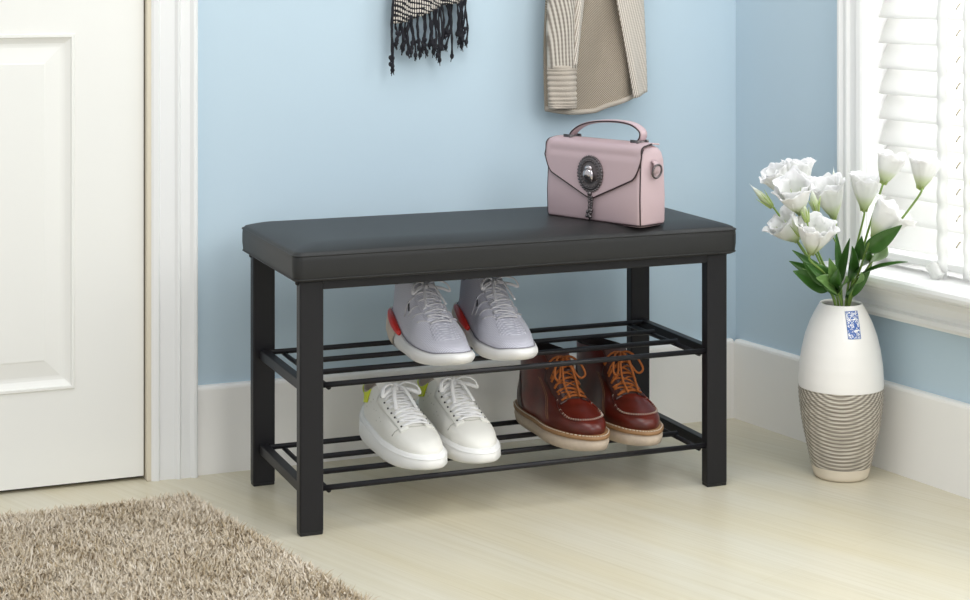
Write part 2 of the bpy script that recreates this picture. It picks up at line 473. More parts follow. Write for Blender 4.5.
for xt in (-hw+.172, -hw+.232, hw-.172):
    bm = B()
    wd = .0125 if xt < -hw+.2 or xt > 0 else .010
    def tp(u, v):
        z = .006+v*(WZ1-WZ0-.05)
        return (xt+(u-.5)*2*wd, -.026-.0015*math.sin(v*(WZ1-WZ0)/pitch*2*PI), z)
    grid(bm, tp, 2, 160)
    tp_o = obj('ladder_tape', bm, M['blind'], bl, solid=.0008)
    if xt < -hw+.2:
        bm = B()
        def curl(u, v):
            a = v*1.5*PI
            return (xt-.006+(u-.5)*2*.016+.004*math.sin(v*9), -.031-.010*math.sin(a)-.004*v, .022-.018*(1-math.cos(a))*.5+.01*math.sin(u*5+v*3))
        grid(bm, curl, 8, 16); obj('tape_end', bm, M['blind'], tp_o, solid=.0008)
for xt in (-hw+.193, -hw+.247):
    bm = B(); pts = []
    for k in range(ns):
        z = .060+pitch*k
        pts += [(xt-.006, .018, z-.010), (xt-.0056, -.0078, z-.0042), (xt-.0024, -.0036, z+.0042), (xt-.002, .022, z+.010)]
    tube(bm, pts, .0009, 6); obj('lift_cord', bm, M['cord'], bl)

# ------------------------------------------------------------------ shoe bench
X0, Y0, TBN, W, D = -.2923, 2.846, .3794, .770, .3186
RB = Matrix.Rotation(TBN, 3, 'Z')
bc = Vector((X0, Y0, 0)) + RB @ Vector((W/2, D/2, 0))
def bench_world(a, b, z): return Vector((X0, Y0, 0)) + RB @ Vector((a, b, z))
bench = thing('shoe_bench', 'black metal shoe bench with padded seat and two rod shelves', 'bench', bc, TBN)
def bo(bm): bmesh.ops.translate(bm, verts=bm.verts, vec=(-W/2, -D/2, 0)); return bm
LW, LD, HS = .0395, .022, .4065
for a0 in (-.002, W-LW+.001):
    for b0 in (0, D-LD):
        bm = B(); box(bm, a0, a0+LW, b0, b0+LD, .004, HS)
        lg = obj('leg', bo(bm), M['metal'], bench, smooth=False, bevel=.003)
        bm = B(); box(bm, a0+.0008, a0+LW-.0008, b0+.0008, b0+LD-.0008, 0, .006)
        obj('foot_cap', bo(bm), M['cap'], lg, smooth=False, bevel=.0015)
        sd = -1 if a0 < .1 else 1
        bm = B(); ball(bm, ((a0 if sd < 0 else a0+LW)+sd*.0008, b0+LD/2, HS-.004), .0042)
        obj('glide', bo(bm), M['cap'], lg)
for b0 in (.002, D-.020):
    bm = B(); box(bm, LW-.003, W-LW+.002, b0, b0+.018, HS-.0155, HS); obj('seat_rail', bo(bm), M['metal'], bench, smooth=False, bevel=.002)
for h in (.2364, .0712):
    for s in (0, 1):
        a0, a1 = (.009, .025) if s == 0 else (W-.025, W-.009)
        bm = B(); box(bm, a0, a1, LD, D-LD, h-.0150, h+.0026)
        rail = obj('shelf_rail', bo(bm), M['metal'], bench, smooth=False, bevel=.002)
        a = .049 if s == 0 else W-.049
        bm = B(); tube(bm, [(a, .010, h-.0045), (a, D-.036, h-.0045)], .004, 12); obj('side_rod', bo(bm), M['metal'], bench)
    for b, a0, a1 in ((.010, LW-.004, W-LW+.003), (.100, .045, W-.045), (.190, .045, W-.045), (.280, .024, W-.024)):
        bm = B(); tube(bm, [(a0, b, h), (a1, b, h)], .0046, 16); obj('shelf_rod', bo(bm), M['metal'], bench)
# padded seat: straight sides, crowned top
OV = .0146
def seat_pt(a, b):
    da = min(a+OV, W+OV-a); db = min(b+OV, D+OV-b)
    f = lambda d, r: math.sqrt(max(0, 1-(1-min(d/r, 1))**2))
    return .4500+.0135*f(da, .075)**.9*f(db, .060)**.9
bm = B()
def cosd(t): return .5-.5*math.cos(PI*t)
def ring(z, off, n=10, r=.016):
    pts = []
    x0, x1, y0, y1 = -OV-off, W+OV+off, -OV-off, D+OV+off
    for cx, cy, s in ((x1-r, y0+r, -PI/2), (x1-r, y1-r, 0), (x0+r, y1-r, PI/2), (x0+r, y0+r, PI)):
        for k in range(n+1):
            t = s+PI/2*k/n; pts.append((cx+r*math.cos(t), cy+r*math.sin(t), z))
    return pts
rings = [ring(HS, -.004), ring(HS+.002, -.001), ring(HS+.006, 0), ring(.425, .0012), ring(.440, .0012), ring(.4480, .0006), ring(.4500, -.0006)]
vs = loft(bm, rings, True, False)
def seat_ring(k, N=26):
    i = (k/N); x = i
    return x
N = 26; prev = vs[-1]
for k in range(1, N):
    f = (k/N)**1.35
    base = rings[-1]; row = []
    cx = W/2; cy = D/2
    for (x, y, z) in base:
        # contract towards the long mid line
        tx = min(max(x, D/2), W-D/2)
        nx = x+(tx-x)*f; ny = y+(cy-y)*f
        row.append(bm.verts.new((nx, ny, seat_pt(nx, ny))))
    n = len(row)
    for i in range(n):
        j = (i+1) % n
        bm.faces.new((prev[i], prev[j], row[j], row[i]))
    prev = row
bm.faces.new(prev)
cush = obj('seat_cushion', bo(bm), M['seat'], bench)
bm = B(); tube(bm, [Vector(p)+Vector((0, 0, 0)) for p in ring(.4486, .0010)], .0014, 6, closed=True)
obj('seam_piping', bo(bm), M['seat'], cush)
bm = B(); tube(bm, [Vector(p) for p in ring(HS+.004, .0002)], .0012, 6, closed=True)
obj('hem_piping', bo(bm), M['seat'], cush)

# ------------------------------------------------------------------ shoes
class Shoe:
    def __init__(s, L, widths, shift, keys, ztop, m, p=2.5, NT=72, NR=44):
        s.L, s.widths, s.shift, s.keys, s.ztop, s.m, s.p, s.NT, s.NR = L, widths, shift, keys, ztop, m, p, NT, NR
    def se(s, t, p=None):
        p = p or s.p
        c, d = math.cos(t), math.sin(t)
        return math.copysign(abs(c)**(2/p), c), math.copysign(abs(d)**(2/p), d)
    def ring(s, xb, xf, zfun, k, off=0, p=None, base=False):
        out = []
        for i in range(s.NT):
            c, d = s.se(2*PI*i/s.NT, p)
            u = (1+c)/2; x = xb-off+(xf-xb+2*off)*u
            sx = min(max(x/s.L, 0), 1)
            w = lerpt(s.widths, sx)*k+off
            y = s.m*lerpt(s.shift, sx)+d*w
            out.append(Vector((x, y, zfun(x, u))))
        return out
    def upper_rings(s, off=0):
        rr = []
        for i in range(s.NR+1):
            q = i/s.NR
            xb, xf, zb, zf, k, dip = cr(s.keys, q)
            def zf_(x, u):
                return lerpt(s.ztop, min(max(x/s.L, 0), 1))+zb+(zf-zb)*u**1.5-dip*math.sin(PI*min(u*1.15, 1))
            rr.append(s.ring(xb, xf, zf_, k, off))
        return rr
    def upper_bm(s, off=0):
        bm = B(); loft(bm, s.upper_rings(off)); return bm
    def lining_bm(s):
        r = s.upper_rings(); last = r[-1]; c = sum(last, Vector())/len(last)
        bm = B(); rings = []
        for t, dz in ((0, 0), (.02, .0025), (.07, .003), (.12, 0), (.15, -.008), (.17, -.03), (.2, -.05)):
            rings.append([Vector((c.x+(p.x-c.x)*(1-t), c.y+(p.y-c.y)*(1-t), max(p.z+dz, lerpt(s.ztop, .2)*.8))) for p in last])
        loft(bm, rings, False, True); return bm
    def sole_bm(s, prof, zfun_top, spring=.010, k=1.0, p=None):
        """prof: list of (fraction of height, offset)"""
        bm = B(); rings = []
        for f, off in prof:
            def z(x, u):
                sx = min(max(x/s.L, 0), 1)
                lo = spring*max(0, (sx-.72)/.28)**2
                return lo+(zfun_top(sx)-lo)*f
            rings.append(s.ring(0, s.L, z, k, off, p))
        loft(bm, rings, True, True); return bm
    def build_bvh(s):
        bm = s.upper_bm(); bmesh.ops.recalc_face_normals(bm, faces=bm.faces); s.bvh = BVHTree.FromBMesh(bm); bm.free()
    def down(s, x, y, off=.002):
        h = s.bvh.ray_cast(Vector((x, y, .4)), Vector((0, 0, -1)))
        if h[0] is None: return None
        n = h[1] if h[1].z > 0 else -h[1]
        return h[0]+n*off
    def side(s, x, z, sg, off=.001):
        h = s.bvh.ray_cast(Vector((x, sg*.3, z)), Vector((0, -sg, 0)))
        if h[0] is None: return None
        n = h[1] if h[1].y*sg > 0 else -h[1]
        return h[0]+n*off
    def panel(s, planes, off=.0012):
        bm = s.upper_bm(off)
        for co, no in planes:                       # keeps the side the normal points to
            bmesh.ops.bisect_plane(bm, geom=bm.verts[:]+bm.edges[:]+bm.faces[:], plane_co=co, plane_no=no, clear_inner=True)
        return bm
    def drape(s, pts, off=.001):
        return [q for q in (s.down(x, y, off) for x, y in pts) if q is not None]

def laces(sh, xs, hw0, hw1, r, flat=.55, bow=True, m=1, cross=True, lift=.0025, loops=True):
    bm = B(); n = len(xs)
    for i, x in enumerate(xs):
        w = hw0+(hw1-hw0)*i/(n-1); yc = sh.m*lerpt(sh.shift, x/sh.L)
        pts = []
        for k in range(9):
            y = yc-w+2*w*k/8
            xx = x+(.004*math.sin(i*1.7) if cross else 0)*(k/4-1)
            q = sh.down(xx, y, lift+.002*math.sin(PI*k/8))
            if q is not None: pts.append(q)
        if len(pts) > 2: tube(bm, pts, r, 8, flat=flat)
        if cross and i < n-1:
            x2 = xs[i+1]; w2 = hw0+(hw1-hw0)*(i+1)/(n-1)
            for sg in (-1, 1):
                pts = []
                for k in range(9):
                    t = k/8; y = yc+sg*(w-(w+w2)*t*.98)
                    q = sh.down(x+(x2-x)*t, y, lift*.8+.0015*math.sin(PI*t))
                    if q is not None: pts.append(q)
                if len(pts) > 2: tube(bm, pts, r*.72, 8, flat=flat)
    if bow:
        x = xs[-1]; yc = sh.m*lerpt(sh.shift, x/sh.L); o = sh.down(x+.003, yc, .006)
        if o is not None:
            ball(bm, o, r*1.9)
            for sg in (-1, 1):
                lp = [o, o+Vector((.012, sg*.014, .010)), o+Vector((.022, sg*.030, .006)), o+Vector((.030, sg*.034, -.006)), o+Vector((.022, sg*.022, -.002)), o+Vector((.006, sg*.006, 0))]
                tube(bm, spline(lp, 20), r*.85, 8, flat=flat)
                fe = [o, o+Vector((.016, sg*.008, .004)), o+Vector((.034, sg*.014, -.010)), o+Vector((.052, sg*.018, -.024))]
                fe2 = []
                for q in spline(fe, 14):
                    g = sh.down(q.x, q.y, .003)
                    if g is not None and q.z < g.z: q.z = g.z
                    fe2.append(q)
                tube(bm, fe2, r*.8, 8, flat=flat)
    return bm

def tongue(sh, x0, x1, z_up, hw, lean=.012):
    """padded tongue from under the laces up past the collar"""
    yc = sh.m*lerpt(sh.shift, x1/sh.L)
    a = sh.down(x0, yc, -.001); b = sh.down(x1, yc, -.001)
    top = Vector((b.x-lean, b.y, b.z+z_up))
    mid = (a+b)/2+Vector((0, 0, .003))
    ctrl = [a, sh.down((x0+x1)/2, yc, .001), b+Vector((0, 0, .002)), top]
    bm = B()
    def f(u, v):
        p = Vector(cr([tuple(c) for c in ctrl], v))
        w = hw*(.75+.3*v)*(1-.25*max(0, (v-.85)/.15)**2)
        y = (u-.5)*2
        return p+Vector((-.008*y*y*v, y*w, -.004*y*y))
    grid(bm, f, 10, 16); return bm

def place_shoe(name, label, cat, tip, z, ang, L, group):
    d = Vector((math.sin(ang), -math.cos(ang), 0))
    p = Vector(tip)-d*L; p.z = z
    return thing(name, label, cat, p, -PI/2+ang, group)

def running_shoe(tip, z, ang, m, label):
    L = .288
    wd = [(0, .035), (.2, .038), (.42, .039), (.70, .050), (.88, .046), (1, .037)]
    shf = [(0, 0), (.4, -.002), (.75, .002), (1, .006)]
    keys = [(.014, L-.008, -.004, -.004, .92, 0), (.012, L-.006, .008, .006, .96, 0), (.014, L-.010, .016, .012, .96, 0), (.017, L-.022, .026, .020, .93, 0),
            (.020, L-.044, .036, .028, .88, 0), (.022, L-.075, .048, .040, .83, .001), (.026, L-.108, .058, .056, .79, .003), (.029, L-.136, .067, .073, .75, .006),
            (.030, L-.158, .075, .088, .72, .010), (.030, L-.174, .082, .098, .69, .013)]
    zt = [(0, .040), (.3, .034), (.6, .024), (.85, .015), (1, .016)]
    sh = Shoe(L, wd, shf, keys, zt, m, 2.5)
    sh.build_bvh()
    t = place_shoe('running_shoe', label, 'shoe', tip, z, ang, L, 'grey running shoes on the upper shelf')
    up = obj('upper', sh.upper_bm(), M['runner'], t)
    obj('lining', sh.lining_bm(), M['runner_dark'], t)
    ztop = lambda s: lerpt([(0, .060), (.12, .053), (.3, .039), (.6, .028), (.85, .023), (1, .028)], s)
    so = obj('sole', sh.sole_bm([(0, -.010), (.04, -.004), (.2, .001), (.5, .005), (.75, .0045), (.93, .002), (1, -.002)], ztop), M['runner_sole'], t)
    # sand coloured rear of the sole, both sides, with a sweeping groove along the foam
    bm = sh.sole_bm([(.10, -.001), (.25, .0040), (.5, .0075), (.78, .0065), (.95, .003)], ztop)
    bmesh.ops.bisect_plane(bm, geom=bm.verts[:]+bm.edges[:]+bm.faces[:], plane_co=(.100, 0, .02), plane_no=(-1, 0, .8), clear_inner=True)
    obj('heel_block', bm, M['runner_heel'], so, label='sand coloured heel block')
    for sg in (-1, 1):
        bm = B(); pts = []
        for k in range(13):
            u = k/12; x = .048+.078*u; zz = .059-.024*u**1.1
            q = sh.side(x, max(zz, .036), sg, .0045)
            if q is not None: pts.append(Vector((q.x, q.y, zz)) if zz < .036 else q)
        tube(bm, pts, [.0038+.0030*math.sin(PI*k/(len(pts)-1)) for k in range(len(pts))], 8, flat=1.2)
        obj('heel_clip', bm, M['red'], t, label='red heel clip')
    # dark pinstripe where the knit meets the foam
    bm = B()
    ring_ = sh.ring(.008, L-.004, lambda x, u: ztop(min(max(x/L, 0), 1))+.0012, .985)
    pts = [p for p in ring_ if p.x > .06]
    tube(bm, [p for p in ring_], .0009, 6, closed=True); obj('rand_line', bm, M['grey_rand'], up)
    # knit ridges across the toe box
    bm = B()
    for i in range(9):
        x = L-.044-.0052*i; wdt = .025-.0006*i
        pts = sh.drape([(x-.010*(2*k/12-1)**2, m*.002-wdt+2*wdt*k/12) for k in range(13)], .0003)
        if len(pts) > 3: tube(bm, pts, .0010, 6)
    obj('toe_ridges', bm, M['runner'], up)
    # eyestay straps each side
    for sg in (-1, 1):
        for i in range(4):
            bm = B(); x = L-.088-.018*i
            pts = sh.drape([(x-.004*k, m*lerpt(shf, x/L)+sg*(.017+.0045*k)) for k in range(5)], .0008)
            if len(pts) > 2: tube(bm, pts, .0028, 8, flat=.4); obj('lace_strap', bm, M['lace_grey'], up)
            else: bm.free()
    obj('tongue', tongue(sh, L-.09, L-.166, .024, .024), M['runner'], t, solid=.006)
    xs = [L-.084-.0118*i for i in range(7)]
    obj('laces', laces(sh, xs, .018, .019, .0030, m=m), M['lace_grey'], t)
    # dark marks on the side and the black pull tab at the back of the collar
    for sg in (-1, 1):
        bm = B(); pts = [q for q in (sh.side(.135+.010*k/5, .090-.014*k/5, sg, .0006) for k in range(6)) if q is not None]
        if len(pts) > 2: tube(bm, pts, .0018, 6, flat=.5)
        obj('side_mark', bm, M['black_fabric'], up)
    bm = B()
    top = Vector((.002, 0, .126))
    def pt_(u, v):
        a = -PI*.5*v
        return (.027+.010*math.sin(PI*v), (u-.5)*.022, .095+.042*v-.004*v*v)
    grid(bm, pt_, 4, 10); obj('pull_tab', bm, M['black_fabric'], t, solid=.003)
    return t

def white_sneaker(tip, z, ang, m, label):
    L = .292
    wd = [(0, .037), (.2, .040), (.42, .041), (.70, .0478), (.88, .047), (1, .041)]
    shf = [(0, 0), (.4, -.002), (.75, .001), (1, .004)]
    keys = [(.018, L-.012, -.004, -.004, .88, 0), (.014, L-.011, .008, .007, .91, 0), (.015, L-.015, .015, .014, .91, 0), (.017, L-.028, .024, .022, .88, 0),
            (.019, L-.050, .031, .029, .84, 0), (.020, L-.080, .038, .037, .80, .001), (.020, L-.110, .044, .047, .77, .003), (.018, L-.136, .050, .059, .75, .006),
            (.017, L-.162, .051, .068, .73, .008), (.016, L-.180, .052, .074, .72, .010)]
    zt = [(0, .042), (.3, .037), (.6, .029), (1, .024)]
    sh = Shoe(L, wd, shf, keys, zt, m, 2.6); sh.build_bvh()
    t = place_shoe('sneaker', label, 'shoe', tip, z, ang, L, 'white sneakers on the lower shelf')
    up = obj('upper', sh.upper_bm(), M['white_leather'], t)
    obj('lining', sh.lining_bm(), M['lining'], t)
    ztop = lambda s: lerpt([(0, .054), (.25, .045), (.6, .034), (1, .029)], s)
    so = obj('sole', sh.sole_bm([(0, -.006), (.05, -.001), (.2, .003), (.6, .0025), (.9, .000), (.97, -.002), (1, -.007)], ztop, .006), M['white_rubber'], t)
    bm = B()
    r_ = sh.ring(0, L, lambda x, u: ztop(min(max(x/L, 0), 1))*.80, 1.0, .0018)
    tube(bm, r_, .0008, 6, closed=True); obj('sole_line', bm, M['white_rubber'], so)
    # neon heel tab: upper edge of the heel counter
    obj('heel_tab', sh.panel([((.085, 0, .09), (-1, 0, .40)), ((.0, 0, .056), (-.22, 0, 1))], .0016), M['neon'], t, solid=.0015, label='neon yellow heel tab')
    # toe cap seam and vamp edge
    bm = B()
    pts = sh.drape([(L-.070-.014*abs(2*k/20-1)**2, m*.001+(2*k/20-1)*.044) for k in range(21)], .0004)
    tube(bm, pts, .0011, 6)
    obj('toe_seam', bm, M['stitch_grey'], up)
    cap = sh.panel([((L-.068, 0, .05), (1, 0, 0))], .0012)
    obj('toe_cap', cap, M['white_leather'], up)
    # eyestays: raised facings along the lacing
    for sg in (-1, 1):
        bm = B()
        def fe(u, v):
            x = L-.066-.104*v; y = m*lerpt(shf, x/L)+sg*(.0150+.015*u)
            q = sh.down(x, y, .0014)
            return q if q is not None else Vector((x, y, .1))
        grid(bm, fe, 5, 16); obj('eyestay', bm, M['white_leather'], up, solid=.0018)
    for sg in (-1, 1):
        for i in range(7):
            x = L-.076-.0140*i
            q = sh.down(x, m*lerpt(shf, x/L)+sg*.0245, .0030)
            if q is not None:
                bm = B(); ball(bm, q, .0017, 8, 6); obj('eyelet', bm, M['eyelet'], t, label='dark eyelet hole')
    for sg in (-1, 1):
        bm = B()                                               # perforations on the quarter
        for i in range(9):
            q = sh.side(.075+.010*i, .066+.012*math.sin(i*.7)+(.008 if i % 2 else 0), sg, .0000)
            if q is not None: ball(bm, q, .0010, 6, 5)
        obj('perforations', bm, M['stitch_grey'], up)
    obj('tongue', tongue(sh, L-.074, L-.172, .018, .026, .012), M['white_leather'], t, solid=.005)
    xs = [L-.076-.0130*i for i in range(8)]
    obj('laces', laces(sh, xs, .0228, .0232, .0042, flat=.42, m=m), M['white_lace'], t)
    return t

def boot(tip, z, ang, m, label):
    L = .290
    wd = [(0, .034), (.2, .036), (.42, .036), (.70, .049), (.88, .048), (1, .040)]
    shf = [(0, 0), (.4, -.002), (.75, .002), (1, .005)]
    keys = [(.012, L-.010, -.004, -.004, .92, 0), (.008, L-.007, .008, .008, .97, 0), (.009, L-.010, .018, .016, .98, 0), (.011, L-.021, .028, .024, .95, 0),
            (.014, L-.044, .038, .031, .90, 0), (.018, L-.074, .050, .040, .85, 0), (.021, L-.096, .064, .055, .82, 0), (.023, L-.112, .080, .076, .80, 0),
            (.024, L-.127, .096, .097, .79, 0), (.025, L-.142, .110, .116, .79, .001)]
    zt = [(0, .032), (.4, .030), (1, .028)]
    sh = Shoe(L, wd, shf, keys, zt, m, 2.5); sh.build_bvh()
    t = place_shoe('ankle_boot', label, 'boot', tip, z, ang, L, 'oxblood boots on the lower shelf')
    up = obj('upper', sh.upper_bm(), M['boot'], t)
    obj('lining', sh.lining_bm(), M['boot_lining'], t)
    zs = lambda s: .023+.004*max(0, .3-s)
    obj('sole', sh.sole_bm([(0, -.004), (.05, .000), (.5, .003), (1, .002)], zs, .004), M['boot_sole'], t, label='cream wedge sole')
    bm = B(); rings = []
    for zz, off in ((zs(.5)-.0005, .000), (zs(.5)+.0005, .0045), (zs(.5)+.0055, .0045), (zs(.5)+.007, .000)):
        rings.append(sh.ring(0, L, lambda x, u: zz+.004*max(0, .3-x/L), 1.0, off))
    loft(bm, rings, True, True); wl = obj('welt', bm, M['boot_welt'], t, label='tan welt')
    bm = B(); r_ = sh.ring(0, L, lambda x, u: zs(.5)+.0072+.004*max(0, .3-x/L), 1.0, .0022)
    n = len(r_)
    for i in range(n):
        a, b = r_[i], r_[(i+1) % n]; ln = (b-a).length; k = max(1, int(ln/.005))
        for j in range(k):
            tube(bm, [a+(b-a)*((j+.15)/k), a+(b-a)*((j+.75)/k)], .0008, 5)
    obj('welt_stitching', bm, M['stitch'], wl)
    # moccasin toe: raised U seam with pale stitching
    U = []
    for k in range(41):
        a = -PI/2+PI*k/40
        U.append((L-.068+.046*max(0, math.cos(a))**.8, m*.003+.0350*math.sin(a)))
    U = [(L-.096, m*.002-.0270), (L-.084, m*.002-.0315)]+U+[(L-.084, m*.002+.0315), (L-.096, m*.002+.0270)]
    pts = sh.drape(U, .0004); bm = B(); tube(bm, pts, .0022, 8); obj('moc_seam', bm, M['boot'], up)
    bm = B(); ps = spline(pts, 90)
    for i in range(0, 90, 3):
        d = Vector((0, 0, .0022)); c = (ps[i]+ps[i+1])/2
        tng = (ps[i+1]-ps[i]).normalized(); nn = Vector((0, 0, 1)).cross(tng).normalized()
        tube(bm, [c-nn*.0022+Vector((0, 0, .0006)), c+Vector((0, 0, .0026)), c+nn*.0022+Vector((0, 0, .0006))], .0005, 5)
    obj('moc_stitching', bm, M['stitch'], up, label='pale moccasin stitching')
    # eyestays
    for sg in (-1, 1):
        bm = B()
        def fe(u, v):
            x = L-.083-.055*v; y = m*lerpt(shf, x/L)+sg*(.015+.013*u)
            q = sh.down(x, y, .0016)
            return q if q is not None else Vector((x, y, .13))
        grid(bm, fe, 5, 20); obj('eyestay', bm, M['boot_dark'], up, solid=.002)
    # quarter seams on each side
    for sg in (-1, 1):
        for dx in (0, .006):
            bm = B(); pts = [q for q in (sh.side(.196-dx-.060*(k/12)**1.4, .042+.060*k/12, sg, .0003) for k in range(13)) if q is not None]
            if len(pts) > 2: tube(bm, pts, .0003, 5); obj('quarter_stitching', bm, M['boot_welt'], up)
            else: bm.free()
    obj('heel_counter', sh.panel([((.060, 0, .06), (-1, 0, -.5)), ((0, 0, .100), (0, 0, -1))], .0012), M['boot_dark'], up)
    obj('tongue', tongue(sh, L-.086, L-.138, .006, .024, .004), M['boot_dark'], t, solid=.004)
    xs = [L-.088-.0118*i for i in range(5)]
    bm = laces(sh, xs, .0225, .0235, .0023, flat=.9, bow=False, m=m, lift=.0035)
    x = xs[-1]; yc = m*lerpt(shf, x/L); o = sh.down(x+.002, yc, .006)
    ball(bm, o, .0042)
    for sg in (-1, 1):
        tube(bm, spline([o, o+Vector((.010, sg*.012, .004)), o+Vector((.024, sg*.024, -.006)), o+Vector((.034, sg*.030, -.024)), o+Vector((.030, sg*.020, -.030)), o+Vector((.014, sg*.008, -.008)), o], 24), .0020, 7)
        tube(bm, spline([o, o+Vector((.012, -sg*.004, .001)), o+Vector((.024, -sg*.010, -.018)), o+Vector((.036, -sg*.012, -.040)), o+Vector((.052, -sg*.010, -.058))], 20), .0020, 7)
    obj('laces', bm, M['boot_lace'], t, label='amber laces')
    return t

ZU, ZL = .2364+.0046, .0712+.0046
A1 = math.radians(22.5)
def tip(x, y, z): Y = (CH-z)*F/(y-YH); return px(x, y, Y)
M['grey_rand'] = mat('grey_rand', '8b8990', .7)
running_shoe(tip(458.5, 371, ZU), ZU, math.radians(23), 1, 'left grey knit running shoe with red heel clip, on the upper shelf')
running_shoe(tip(527.5, 365.5, ZU), ZU, math.radians(23), -1, 'right grey knit running shoe on the upper shelf, the one nearer the boots')
white_sneaker(tip(432, 474, ZL), ZL, math.radians(24), 1, 'left white leather sneaker on the lower shelf, nearest the front left leg')
white_sneaker(tip(489.5, 467, ZL), ZL, math.radians(24), -1, 'right white leather sneaker on the lower shelf, the one nearer the boots')
boot(tip(596.5, 454, ZL), ZL, math.radians(25), 1, 'left oxblood leather boot with amber laces, next to the white sneakers')
boot(tip(655, 448, ZL), ZL, math.radians(25), -1, 'right oxblood leather boot with amber laces, nearest the right bench leg')

# ------------------------------------------------------------------ handbag
ZS = .4612
fr_ = Vector((.2645, 3.046, ZS))
ex = Vector((math.cos(-PI/4), math.sin(-PI/4), 0)); ey = Vector((-ex.y, ex.x, 0))
BL, BD, BH = .220, .070, .138
bag = thing('handbag', 'dusty pink leather handbag with flap and top handle on the bench seat', 'handbag', fr_-ex*BL/2+ey*BD/2, -PI/4)
def rrect(hx, hy, z, r=.010, n=6):
    pts = []
    for cx, cy, s in ((hx-r, -hy+r, -PI/2), (hx-r, hy-r, 0), (-hx+r, hy-r, PI/2), (-hx+r, -hy+r, PI)):
        for k in range(n+1):
            t = s+PI/2*k/n; pts.append((cx+r*math.cos(t), cy+r*math.sin(t), z))
    return pts
bm = B()
sec = [(0, -.006, -.006), (.002, -.002, -.002), (.008, 0, 0), (.05, 0, .001), (.112, -.001, -.002), (.125, -.002, -.006), (.133, -.004, -.012), (.138, -.008, -.022)]
loft(bm, [rrect(BL/2+a, BD/2+b, z, .009) for z, a, b in sec], True, True)
body = obj('body', bm, M['pink'], bag)
def bag_y(z):                                                # front surface of the body at height z
    t = [(z_, BD/2+b) for z_, a, b in sec]
    for (za, ya), (zb, yb) in zip(t[:-1], t[1:]):
        if z <= zb: return -(ya+(yb-ya)*(z-za)/(zb-za))
    return -t[-1][1]
def flap_low(x):
    ax = abs(x); hx = BL/2
    v = .041+.047*(ax/hx)
    e = max(0, (ax-(hx-.020))/.020)
    return max(v, .041+.0022)+.022*e**2.5
def flap_pt(x, s):
    """s 0..1 from the back top edge over the top and down to the flap edge"""
    zl = flap_low(x); Ltop = .040; Ls = Ltop+.014+(BH-.006-zl); d = s*Ls
    x *= 1-.035*max(0, 1-d/(Ltop+.02))
    if d < Ltop: return Vector((x, .020-d, BH+.0015+.0022*math.sin(PI*d/Ltop)))
    d -= Ltop
    if d < .014:
        a = d/.014*PI/2
        return Vector((x, -.020-.0125*math.sin(a), BH+.0015-.010*(1-math.cos(a))))
    d -= .014; z = BH-.0085-d
    z = max(z, zl)
    return Vector((x, min(bag_y(z)-.0022, -.0325 if z > .122 else 0), z))
bm = B(); HX = BL/2+.0005
grid(bm, lambda u, v: flap_pt(-HX+2*HX*u, v), 48, 40)
flap = obj('flap', bm, M['pink'], bag, solid=.0028)
bm = B()
edge = [flap_pt(-HX, .30+.7*k/24)+Vector((-.0005, -.0008, 0)) for k in range(25)]+[flap_pt(-HX+2*HX*k/60, 1)+Vector((0, -.0008, 0)) for k in range(1, 60)]+[flap_pt(HX, 1-.7*k/24)+Vector((.0005, -.0008, 0)) for k in range(25)]
tube(bm, edge, .0014, 6); obj('flap_piping', bm, M['pipe'], flap)
for sx in (-1, 1):
    for sy in (-1,):
        bm = B(); tube(bm, [(sx*(BL/2-.0028+a*.9), sy*(BD/2-.0028+b), z) for z, a, b in sec[1:-1]], .0013, 6); obj('edge_piping', bm, M['pipe'], body)
bm = B()
lowr = rrect(BL/2-.0012, BD/2-.0012, .0035, .009); tube(bm, lowr, .0014, 6, closed=True)
obj('base_piping', bm, M['pipe'], body)
# handle: flat strap arched over the top
hp = [(-.078, 0, BH+.004), (-.072, 0, BH+.014), (-.050, 0, BH+.027), (-.016, 0, BH+.035), (.030, 0, BH+.038), (.064, 0, BH+.035), (.084, 0, BH+.025), (.086, 0, BH+.014), (.078, 0, BH+.004)]
hs_ = spline(hp, 48)
def strap(pts, wy, th):
    bm = B(); rings = []
    for i, p in enumerate(pts):
        d = (pts[min(i+1, len(pts)-1)]-pts[max(i-1, 0)]).normalized(); nrm = Vector((-d.z, 0, d.x))
        k = [(-1, -1), (-.6, -1.25), (.6, -1.25), (1, -1), (1, 1), (.6, 1.25), (-.6, 1.25), (-1, 1)]
        rings.append([p+Vector((0, wy*a, 0))+nrm*(th*b) for a, b in k])
    loft(bm, rings, True, True); return bm
hd = obj('handle', strap(hs_, .0085, .0020), M['pink'], bag)
for sy in (-1, 1):
    bm = B(); tube(bm, [p+Vector((0, sy*.0088, 0)) for p in hs_], .0014, 6); obj('handle_piping', bm, M['pipe'], hd)
for hx_ in (-.078, .078):
    bm = B()
    tube(bm, [(hx_-.009, -.011, BH+.005), (hx_-.009, .011, BH+.005)], .0022, 10)
    tube(bm, [(hx_+.007, -.012, BH+.0055), (hx_+.007, .012, BH+.0055)], .0026, 10)
    box(bm, hx_-.010, hx_+.010, -.0125, -.0100, BH+.001, BH+.009); box(bm, hx_-.010, hx_+.010, .0100, .0125, BH+.001, BH+.009)
    for sy in (-1, 1): ball(bm, (hx_+.007, sy*.012, BH+.0055), .0036)
    obj('handle_fitting', bm, M['pewter'], bag, label='dark metal handle fitting')
